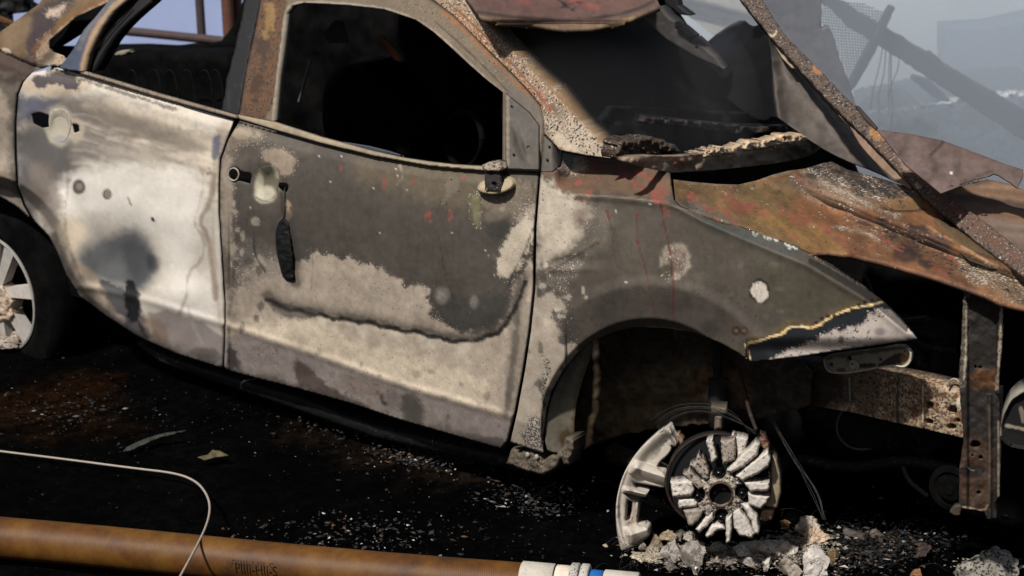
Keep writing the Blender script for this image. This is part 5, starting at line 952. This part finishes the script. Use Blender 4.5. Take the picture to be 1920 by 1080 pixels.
for pts in mesh_wires():
    v, f = tube_mesh('w', pts, .0018, 4); b = len(V); V += v; Fc += [tuple(i + b for i in q) for q in f]
o = link('wire_mesh', mesh_from('wire_mesh', V, Fc), M['wire']); tag(o, 'torn square wire mesh hanging behind the rafter', 'wire mesh')
# wires hanging from the rafter
WL = [([(1655, 88), (1648, 130), (1636, 170), (1632, 205)], .002, 'leftmost thin wire hanging from the charred rafter'), ([(1661, 92), (1658, 140), (1646, 180), (1650, 215), (1649, 238)], .0022, 'second wire from the left under the rafter, kinked near its end'), ([(1668, 96), (1666, 150), (1666, 190)], .0018, 'short straight wire in the middle of the hanging bundle'),
      ([(1671, 98), (1670, 160), (1674, 210), (1670, 245)], .0028, 'thickest and longest wire hanging from the rafter'), ([(1686, 108), (1684, 130), (1674, 152), (1666, 180), (1668, 215)], .002, 'rightmost curved wire hanging from the rafter')]
for pts, r, lb in WL: tag(tube('hanging_wire', [MP.at(a, b, .15) for a, b in pts], r, 'wire', None, 6), lb, 'wire', 'wires hanging from the rafter')
# rubble mound behind
def mound(name, label, poly, depth, col, seed, **k):
    return solid(name, label, 'rubble', ragged(poly, 3.5, 8, seed), depth, col, thk=.5, rough_w=.06, rough_sc=26, pillow=.08, pillow_px=16, **k)
tag(mound('rubble_mound', 'long heap of grey rubble topped with white ash at the right', [(1640, 215), (1700, 205), (1740, 196), (1790, 186), (1860, 176), (1960, 170), (1960, 400), (1600, 400), (1640, 250)], 8.0, S(48, 56, 68), 3))
ac = slab('ash_crest', ragged([(1628, 211), (1680, 208), (1730, 200), (1790, 186), (1840, 178), (1900, 174), (1960, 170), (1960, 178), (1900, 181), (1830, 188), (1770, 196), (1720, 204), (1660, 212)], 2.2, 5, 8), facing(C0 + rays(1800, 190) * 7.3), S(250, 250, 250), thk=.05, step=2, rough_w=.03, rough_sc=8, soot=.40, parent=None)
tag(ac, 'broken line of white ash flakes along the rubble crest', 'ash')
o = mound('rubble_mound', 'low rubble hump at the foot of the hanging wires', [(1640, 250), (1680, 226), (1720, 214), (1752, 224), (1760, 250), (1700, 262)], 7.4, S(72, 76, 82), 5)

# smoke: one drifting bank behind the wreck, one thin wisp in the windscreen opening
def smoke(name, label, pts, seed, dens, col, scale, sub=3, aniso=.2):
    bm = bmesh.new(); bmesh.ops.create_icosphere(bm, subdivisions=sub, radius=1.0); c, r = pts
    for v in bm.verts:
        d = v.co.normalized(); n = fbm(np.array([d.x * 2 + d.z]), np.array([d.y * 2 - d.z]), 1.0, seed, 3)[0]; s = 1 + .12 * n
        # a rounded box rather than a ball
        q = Vector([math.copysign(abs(a) ** .55, a) for a in d]); v.co = Vector(c) + Vector([q[i] * r[i] * s for i in range(3)])
    me = bpy.data.meshes.new(name); bm.to_mesh(me); bm.free()
    m = bpy.data.materials.new(name); m.use_nodes = True; N = m.node_tree.nodes; L = m.node_tree.links; N.remove(N['Principled BSDF'])
    v = N.new('ShaderNodeVolumePrincipled'); v.inputs['Color'].default_value = (*col, 1); v.inputs['Density'].default_value = dens; v.inputs['Anisotropy'].default_value = aniso
    L.new(v.outputs[0], N['Material Output'].inputs['Volume'])
    o = link(name, me, m); return tag(o, label, 'smoke', kind='stuff')
SMOKE_ON = True
if SMOKE_ON:
    smoke('smoke', 'thin grey-blue smoke drifting behind the beam and rafters', ((2.75, 7.3, .9), (2.3, 1.75, 1.6)), 3, .36, (.86, .93, 1.0), 1, aniso=0.)
    smoke('smoke', 'faint smoke hanging in the windscreen opening', (tuple(COWL.at(1170, 175, -.35)), (.34, .40, .18)), 9, .11, (.7, .7, .72), 1, 2)

# ------------------------------------------------------------------ hose, cable, fragments
HZ = .052
hp = [ground_at(x, y, HZ) for x, y in ((-120, 998), (120, 1018), (380, 1044), (640, 1069), (860, 1087), (978, 1096))]
def hose_mat():
    m, N, L, B = _nodes('hose_rubber'); co = N.new('ShaderNodeTexCoord')
    t = N.new('ShaderNodeTexNoise'); t.inputs['Scale'].default_value = 7; t.inputs['Detail'].default_value = 8; t.inputs['Roughness'].default_value = .7; L.new(co.outputs['Object'], t.inputs['Vector'])
    r = N.new('ShaderNodeValToRGB'); e = r.color_ramp.elements; e[0].position = .3; e[0].color = (.020, .011, .005, 1); e[1].position = .70; e[1].color = (.135, .066, .010, 1); k = r.color_ramp.elements.new(.5); k.color = (.085, .032, .005, 1)
    L.new(t.outputs['Fac'], r.inputs[0]); L.new(r.outputs[0], B.inputs['Base Color']); w = N.new('ShaderNodeTexWave'); w.inputs['Scale'].default_value = 60; w.inputs['Distortion'].default_value = .5; L.new(co.outputs['Object'], w.inputs['Vector'])
    b = N.new('ShaderNodeBump'); b.inputs['Strength'].default_value = .25; b.inputs['Distance'].default_value = .001; L.new(w.outputs['Fac'], b.inputs['Height']); L.new(b.outputs[0], B.inputs['Normal']); B.inputs['Roughness'].default_value = .55; B.inputs['Specular IOR Level'].default_value = .25; return m
M['hose'] = hose_mat()
def ab(t, d=(0, 0, 0)): return np.array(d)
HS_ = tube('fire_hose', hp, .052, 'hose', None, 28, 3); tag(HS_, 'thick ochre fire hose lying along the bottom edge with a worn coupling', 'fire hose')
ca = hp[-1]; ce = ground_at(1199, 1116, HZ); ax = (ce - ca) / np.linalg.norm(ce - ca); LN = np.linalg.norm(ce - ca); print('coupling len', LN)
def cp(t0, t1, r, name, color, **k):
    a, b = t0 * LN, t1 * LN; return lathe(name, ca, ax, [(a, r * .93), (a + .003, r), (b - .003, r), (b, r * .93)], 'paint', HS_, 40, color, .004, **k)
def u(x): return (x - 978) / (1199 - 978.)
cp(u(976), u(1040), .0560, 'sleeve', S(190, 182, 166), soot=.2); cp(u(1041), u(1072), .0545, 'shank', S(222, 208, 186), soot=.06, rust=.16)
cp(u(1069), u(1086), .0625, 'lug_ring', S(176, 172, 162), soot=.36); cp(u(1088), u(1105), .0625, 'lug_ring', S(186, 180, 170), soot=.3)
cp(u(1104), u(1130), .0500, 'seal_ring', S(24, 100, 170)); cp(u(1131), u(1197), .0530, 'sleeve', S(190, 184, 170), soot=.08); cp(u(1039), u(1042), .0535, 'gap_ring', (.004, .004, .004))
h2 = tube('fire_hose', [ce - ax * .02, ce + ax * .3, ce + ax * .9], .044, 'hose', None, 28, 2); tag(h2, 'second ochre hose length leaving the right end of the coupling', 'fire hose')
# stencilled marks on the hose
fc = bpy.data.curves.new('stencil', 'FONT'); fc.body = 'PIIII-HII-S'; fc.size = .028; fc.extrude = .0006; fc.align_x = 'LEFT'
fo = bpy.data.objects.new('stencil', fc); SC.collection.objects.link(fo)
dg = bpy.context.evaluated_depsgraph_get(); tm = bpy.data.meshes.new_from_object(fo.evaluated_get(dg)); bpy.data.objects.remove(fo)
tdir = (hp[3] - hp[2]) / np.linalg.norm(hp[3] - hp[2]); q = ground_at(446, 1056, HZ); 
for v in tm.vertices:   # wrapped round the tube
    a = v.co.y / .052 + math.radians(16); s = v.co.x; nrm = np.cross(tdir, [0, 0, 1.]); rr = .0535 + v.co.z
    P_ = q + tdir * s + (nrm * math.cos(a) + np.array([0, 0, 1.]) * math.sin(a)) * rr; v.co = tuple(P_)
so = bpy.data.objects.new('stencil', tm); SC.collection.objects.link(so); tm.materials.append(plain_material('stencil_ink', (.01, .006, .004), (.03, .015, .008), 40, .8)); adopt(so, HS_)
cb = [(-60, 838, .01), (0, 846, .01), (130, 862, .01), (250, 878, .012), (330, 887, .02), (368, 902, .03), (388, 926, .05), (395, 952, .07), (388, 985, .09), (366, 1030, .115), (335, 1086, .13), (322, 1110, .14)]
tag(tube('thin_cable', [ground_at(a, b, z) for a, b, z in cb], .0032, 'alloy', None, 8, 3, color=S(160, 148, 136)), 'thin whitish cable bending down over the ochre hose', 'cable')

# big piece of the broken rim, standing on the ground left of the hub
RF = facing(ground_at(1200, 1034, 0.), -14, 8)
rimp = zz([(413, 60), (350, 95), (300, 140), (245, 190), (200, 240), (155, 300), (120, 360), (90, 430), (70, 500), (56, 570), (52, 640), (54, 720), (62, 800), (75, 860), (88, 908), (105, 915), (160, 890), (215, 860), (275, 820), (278, 795), (262, 742), (200, 745), (196, 700), (208, 600), (205, 575), (180, 570), (120, 535), (105, 515), (160, 530), (255, 552), (268, 522), (230, 510), (190, 490), (165, 450), (200, 452), (290, 470), (375, 488), (392, 470), (388, 385), (330, 350), (350, 310), (400, 270), (432, 228), (425, 195), (445, 210), (472, 196), (450, 140), (432, 110)])
def rimf_w(x, y):
    # outer lip rounds over, inner barrel steps back
    r = np.hypot(x - 1338, y - 952); w = .012 * np.exp(-((r - 182) / 5.) ** 2) - .02 * sstep(172, 150, r)
    for cx, cy, a, wd in ((1216, 885, 18, 15), (1190, 922, 12, 7), (1186, 1002, -18, 18), (1260, 815, 60, 7)):
        t = math.radians(a); d = -(x - cx) * math.sin(t) + (y - cy) * math.cos(t); w += .03 * np.clip(1 - np.abs(d) / wd, 0, 1) ** .6 * sstep(178, 160, r)
    return w
o = slab('rim_fragment', smooth(rimp, 1), RF, thk=.05, step=1.3, relief=rimf_w, pillow=.008, pillow_px=3, mat='alloy', holes=[zz([(130, 565), (165, 580), (160, 640), (145, 700), (120, 705), (125, 620)])],
    painter=lambda p: (p._put(np.ones(len(p.x)), S(188, 178, 164), {'soot': .10}), p.line(zz([(340, 230), (320, 260), (370, 180), (390, 170)]), 5, S(50, 42, 36), .7, 3, 3, 5), p.poly(zz([(330, 170), (390, 165), (350, 270), (270, 310), (290, 260)]), S(140, 132, 116), .7, 6, 2, soot=.34), p.line(zz([(165, 440), (280, 470), (380, 490)]), 5, S(110, 104, 108), .8, 4, 1), p.line(zz([(105, 520), (260, 550)]), 3, S(96, 88, 90), .8, 3, 1),
                       p.poly(zz([(120, 540), (200, 590), (200, 740), (110, 740)]), S(140, 120, 104), .6, 6, 4, 6, soot=.42), p.line(zz([(120, 905), (200, 870), (275, 820)]), 9, S(70, 66, 74), .8, 4, 1), p.line(zz([(75, 600), (70, 680)]), 6, S(80, 70, 62), .6, 3, 3, 5), p.blob(*zz([(480, 150)])[0], 8, 8, S(150, 120, 96), .8)))
tag(o, 'large curved fragment of the broken alloy rim standing left of the hub', 'rim fragment')
o = slab('rim_fragment', ragged(zz([(440, 118), (480, 116), (510, 150), (512, 180), (490, 200), (470, 190), (450, 140)]), .4, 4, 3), RF.shift(-.03), S(150, 122, 98), thk=.03, step=1.3, pillow=.01, pillow_px=4, soot=.3, mat='alloy'); tag(o, 'small tan rim scrap at the top tip of the large rim fragment', 'rim fragment')

# broken lumps of alloy on the ground: (zoom x, y, half width, half height, colour, label)
def lump(i, x, y, rx, ry, col, label, name='alloy_lump', cat='metal lump', z=0.0, facet=.5, soot=.25, group='broken alloy lumps round the front wheel', dark=0):
    rr = random.Random(100 + i); g = ground_at(x, y + ry * .9, 0.); depth = float((g - C0) @ F); sx = rx / FPX * depth; sz = ry / FPX * depth
    bm = bmesh.new(); bmesh.ops.create_icosphere(bm, subdivisions=4, radius=1.0)
    cuts = []
    for _ in range(9):
        n = Vector((rr.uniform(-1, 1), rr.uniform(-1, 1), rr.uniform(-1, 1))).normalized(); cuts.append((n, rr.uniform(.38, .75)))
    cuts.append((Vector((0, -1, .35)).normalized(), .6)); xs = []
    for v in bm.verts:
        q = v.co.copy()
        for n, d in cuts:
            s = q.dot(n)
            if s > d: q -= n * (s - d)
        nn = fbm(np.array([q.x * 3 + i * 5.1 + q.z * 1.3]), np.array([q.z * 3 + q.y * 2 - q.x]), .9, i, 5)[0]; q *= 1.5 * (1 + .17 * nn)
        v.co = Vector((q.x * sx, q.y * (sx + sz) * .5, q.z * sz)); xs.append(tuple(v.co))
    me = bpy.data.meshes.new(name); bm.to_mesh(me); bm.free(); n = len(xs); X = np.array(xs)
    me.transform(Matrix.Translation(Vector(tuple(g)) + Vector((0, .0, sz * .62 + z))) @ Matrix.Rotation(rr.uniform(-.25, .25), 4, 'Y'))
    me.polygons.foreach_set('use_smooth', [True] * len(me.polygons))
    a = me.attributes.new('Col', 'FLOAT_COLOR', 'POINT'); c = np.ones((n, 4), np.float32); c[:, :3] = np.array(col) * 1.2 * (1 + .2 * fbm(X[:, 0] * 900, X[:, 2] * 900, 14, i))[:, None]; a.data.foreach_set('color', c.ravel())
    b = me.attributes.new('Msk', 'FLOAT_COLOR', 'POINT'); q = np.zeros((n, 4), np.float32); q[:, 1] = soot; q[:, 0] = .12; b.data.foreach_set('color', q.ravel())
    me.set_sharp_from_angle(angle=math.radians(28)) if hasattr(me, 'set_sharp_from_angle') else None
    o = link(name, me, 'alloy'); return tag(o, label, cat, group)
def z1(x, y): return zz([(x, y)])[0]
LU = [(z1(440, 905), 16, 24, S(146, 138, 128), 'upright grey lump leaning on the broken white rim remains, left of two'), (z1(580, 925), 19, 25, S(138, 130, 120), 'wedge-shaped grey lump directly below the hub, narrow end down'),
      (z1(735, 890), 17, 9, S(158, 148, 132), 'flat cracked lump just under the lowest lug nut'), (z1(760, 955), 22, 10, S(96, 84, 76), 'low brownish lump in front of the flat cracked lump'), (z1(905, 880), 17, 17, S(206, 196, 182), 'bright white slanted shard right below the wheel'),
      (z1(1040, 865), 30, 15, S(184, 172, 156), 'widest pale lump with fine cracks right of the wheel bottom'), (z1(1190, 890), 24, 12, S(178, 168, 154), 'pale flat lump behind the boxy corner block'), (z1(1075, 985), 7, 13, S(188, 180, 166), 'small upright white stub near the bottom edge'), (z1(950, 975), 18, 9, S(140, 130, 120), 'grey flattened lump below the white shard'),
      (z1(400, 800), 13, 9, S(150, 132, 108), 'tan crumb pile beside the foot of the rim fragment'), (z1(480, 790), 10, 9, S(104, 98, 90), 'dull grey lump tucked under the brake disc'), (z1(555, 812), 9, 9, S(160, 150, 136), 'roundish lump just right of the one under the brake disc'), (z1(285, 945), 25, 6, S(168, 156, 136), 'long flat sliver lying under the rim fragment'),
      (z1(420, 1010), 10, 9, S(90, 84, 78), 'small dark crumbly lump nearest the coupling'), (z1(300, 905), 9, 8, S(140, 128, 110), 'small beige lump against the rim fragment foot'), (z1(330, 860), 9, 16, S(110, 96, 76), 'brown streaked lump between rim fragment and grey lumps'), (z1(240, 870), 7, 6, S(120, 112, 100), 'tiny grey lump at the base of the rim fragment'),
      ((1510, 985), 19, 17, S(178, 164, 146), 'large pale lump at the top of the heap right of the wheel'), ((1533, 1004), 21, 13, S(182, 156, 130), 'pinkish lump just below the top of the heap'), ((1474, 1005), 12, 8, S(150, 142, 130), 'small grey lump left of the heap top'), ((1446, 1022), 26, 13, S(190, 178, 162), 'long pale lump at the left of the heap'),
      ((1475, 1052), 21, 22, S(140, 130, 116), 'boxy corner block with a white edge at the bottom of the heap'), ((1523, 1050), 23, 26, S(176, 168, 158), 'biggest light grey block at the bottom right of the heap'), ((1562, 1040), 9, 12, S(120, 100, 70), 'yellowish chip against the right side of the biggest block'),
      ((1602, 998), 14, 9, S(66, 60, 54), 'dark glittering lump with a white tip right of the heap'), ((1645, 1000), 11, 8, S(104, 92, 80), 'wrinkled brown lump farther right of the heap'), ((1722, 1076), 10, 9, S(122, 88, 54), 'orange-brown pebble at the bottom edge'), ((1728, 1030), 14, 12, S(56, 44, 38), 'dark reddish lump above the orange-brown pebble')]
for i, ((x, y), rx, ry, c, lb) in enumerate(LU): lump(i, x, y, rx, ry, c, lb)
lump(50, 1850, 1052, 40, 34, S(130, 124, 112), 'round crumpled ball of ash and foil in the lower right corner', 'ash_clump', 'ash clump', group=None, soot=.45)
lump(51, 1471, 980, 9, 7, S(120, 90, 44), 'brassy round cap above the rubble heap', 'brass_cap', 'cap', group=None, soot=.2)
for i, (x, y, rx, ry, lb) in enumerate(((8, 640, 28, 9, 'larger pale lump in front of the rear wheel'), (35, 624, 18, 8, 'smaller pale lump behind, by the rear wheel'), (-6, 622, 20, 9, 'pale lump cut by the left picture edge'))): lump(60 + i, x, y, rx, ry, S(150, 138, 124), lb, group='melted lumps by the rear wheel', soot=.3)

# leaf-like scraps
for pts, lb, c in (([(230, 846), (238, 838), (262, 826), (290, 816), (322, 809), (350, 807), (336, 811), (300, 819), (270, 832), (246, 844)], 'long thin grey-green strip curving on the black ground', S(46, 50, 42)), ([(370, 857), (390, 852), (398, 843), (412, 845), (428, 853), (410, 856), (396, 858), (384, 862)], 'small crumpled tan scrap right of the grey-green strip', S(84, 76, 54))):
    G = Plane((0, 0, .012), (0, -.25, 1)); G = Plane(ground_at(*np.mean(np.array(pts), 0), .02), (0, -.3, 1)); o = slab('burnt_scrap', ragged(pts, .5, 6), G, c, thk=.004, step=2, rough_w=.006, rough_sc=12, soot=.2); tag(o, lb, 'scrap')

# glittering crumbs of glass, char and ash over the ground: beyond counting
def debris():
    rr = random.Random(5); V = []; Fc = []; Cc = []
    pal = [(S(200, 196, 190), 2), (S(130, 130, 126), 3), (S(60, 55, 50), 18), (S(90, 62, 40), 6), (S(30, 28, 27), 26), (S(60, 70, 84), 2)]
    pc = [c for c, n in pal for _ in range(n)]
    def shard(x, y, s, c, z=.0):
        b = len(V); p = ground_at(x, y, z); h = rr.uniform(.3, 1) * s; a = rr.uniform(0, math.pi); st = rr.choice((1, 1, 1.6, 2.2))
        for k in range(4):
            t = a + k * math.pi / 2 + rr.uniform(-.4, .4); r = s * rr.uniform(.6, 1.1) * (st if k % 2 else 1); V.append(p + np.array([math.cos(t) * r, math.sin(t) * r, rr.uniform(-.1, .5) * s])); Cc.append(c)
        V.append(p + np.array([rr.uniform(-.3, .3) * s, rr.uniform(-.3, .3) * s, h])); Cc.append(c)
        for k in range(4): Fc.append((b + k, b + (k + 1) % 4, b + 4))
    for _ in range(5000):
        x = rr.uniform(-60, 1980); y = rr.uniform(600, 1110); d = fbm(np.array([x]), np.array([y * 1.8]), 160, 2, 3)[0] + (.35 if 430 < x < 1250 and y > 830 else -.1)
        if d < rr.uniform(-.5, .7): continue
        sc = rr.random() ** 4; c = np.array(rr.choice(pc)); shard(x, y, .0013 + .0045 * sc, c * ((1 if sc < .3 else .5) * (.6 if x > 420 else .2)))
    for cx, cy, sx, sy, n, mul in ((830, 850, 110, 22, 900, .9), (1010, 930, 90, 30, 500, .6), (1650, 1020, 110, 34, 900, .5), (1560, 1060, 60, 20, 300, .7), (1340, 1050, 120, 16, 500, 1.3), (120, 770, 120, 40, 250, .3), (650, 1000, 160, 30, 300, .8), (700, 800, 120, 20, 300, .8)):
        for _ in range(n):
            c = np.array(rr.choice(pc)) * mul; shard(cx + rr.gauss(0, sx / 1.6), cy + rr.gauss(0, sy / 1.6), .002 + .006 * rr.random() ** 3, c, rr.uniform(0, .008))
    for cx, cy, sx, sy, n in ((1330, 1040, 100, 16, 900), (1500, 1030, 60, 30, 700), (1850, 1062, 50, 14, 160), (40, 634, 40, 8, 120)):   # pale ash crumbs among the lumps
        for _ in range(n):
            c = S(168, 156, 138) * rr.uniform(.3, 1.1); shard(cx + rr.gauss(0, sx / 1.7), cy + rr.gauss(0, sy / 1.7), .002 + .008 * rr.random() ** 2, c, rr.uniform(0, .012))
    me = mesh_from('debris', V, Fc, np.array(Cc), None, False); o = link('debris', me, 'paint'); tag(o, 'fine black and grey crumbs of glass, char and ash covering the ground', 'debris', kind='stuff')
debris()
# steel cords of the burnt tyre: a tangle of hair-thin wires
def cords():
    rr = random.Random(11); V = []; Fc = []
    def arc(pts, r):
        v, f = tube_mesh('c', curve_pts(pts, 2), r, 4); b = len(V); V.extend(v); Fc.extend([tuple(i + b for i in q) for q in f])
    for _ in range(150):
        x = rr.gauss(1600, 90); y = rr.gauss(1035, 32)
        if y > 1090 or x > 1900: continue
        p = ground_at(x, y, .0); L = rr.uniform(.03, .10); a = rr.uniform(-1.6, 1.6)
        arc([p, p + np.array([math.sin(a) * L * .5, -.01, L * .5 * abs(math.cos(a)) + .02]), p + np.array([math.sin(a) * L, rr.uniform(-.03, .03), L * .6 * abs(math.cos(a))])], .0004)
    for _ in range(110):
        x = rr.uniform(1150, 1560); y = rr.uniform(1000, 1075); p = ground_at(x, y, .02); L = rr.uniform(.03, .09); a = rr.uniform(-1.5, 1.5)
        arc([p, p + np.array([math.sin(a) * L * .5, -.02, .03 + L * .3 * abs(math.cos(a))]), p + np.array([math.sin(a) * L, -.03, rr.uniform(0, .03)])], .0004)
    for k in range(6):   # loops springing off the arch above the hub
        j = rr.uniform(-13, 13); arc([WP.at(1230 + j, 800 + j, -.1), WP.at(1260, 772 + j, -.08), WP.at(1310, 762 + j * .6, -.08), WP.at(1370, 775 + j, -.06), WP.at(1420 + j, 815, -.05)], .0006)
    for k in range(6):
        j = rr.uniform(-16, 16); q = rr.uniform(-14, 14); arc([WP.at(1350, 722 + j, -.12), WP.at(1430 + q, 760 + j, -.1), WP.at(1490 + j, 850 + q, -.06), WP.at(1530 + q, 920, -.02), WP.at(1550 + j * .5, 975, .02)], .0006)
    o = link('tyre_cords', mesh_from('tyre_cords', V, Fc), M['wire']); tag(o, 'tangle of hair-thin steel cords from the burnt tyre', 'wire tangle', kind='stuff')
cords()
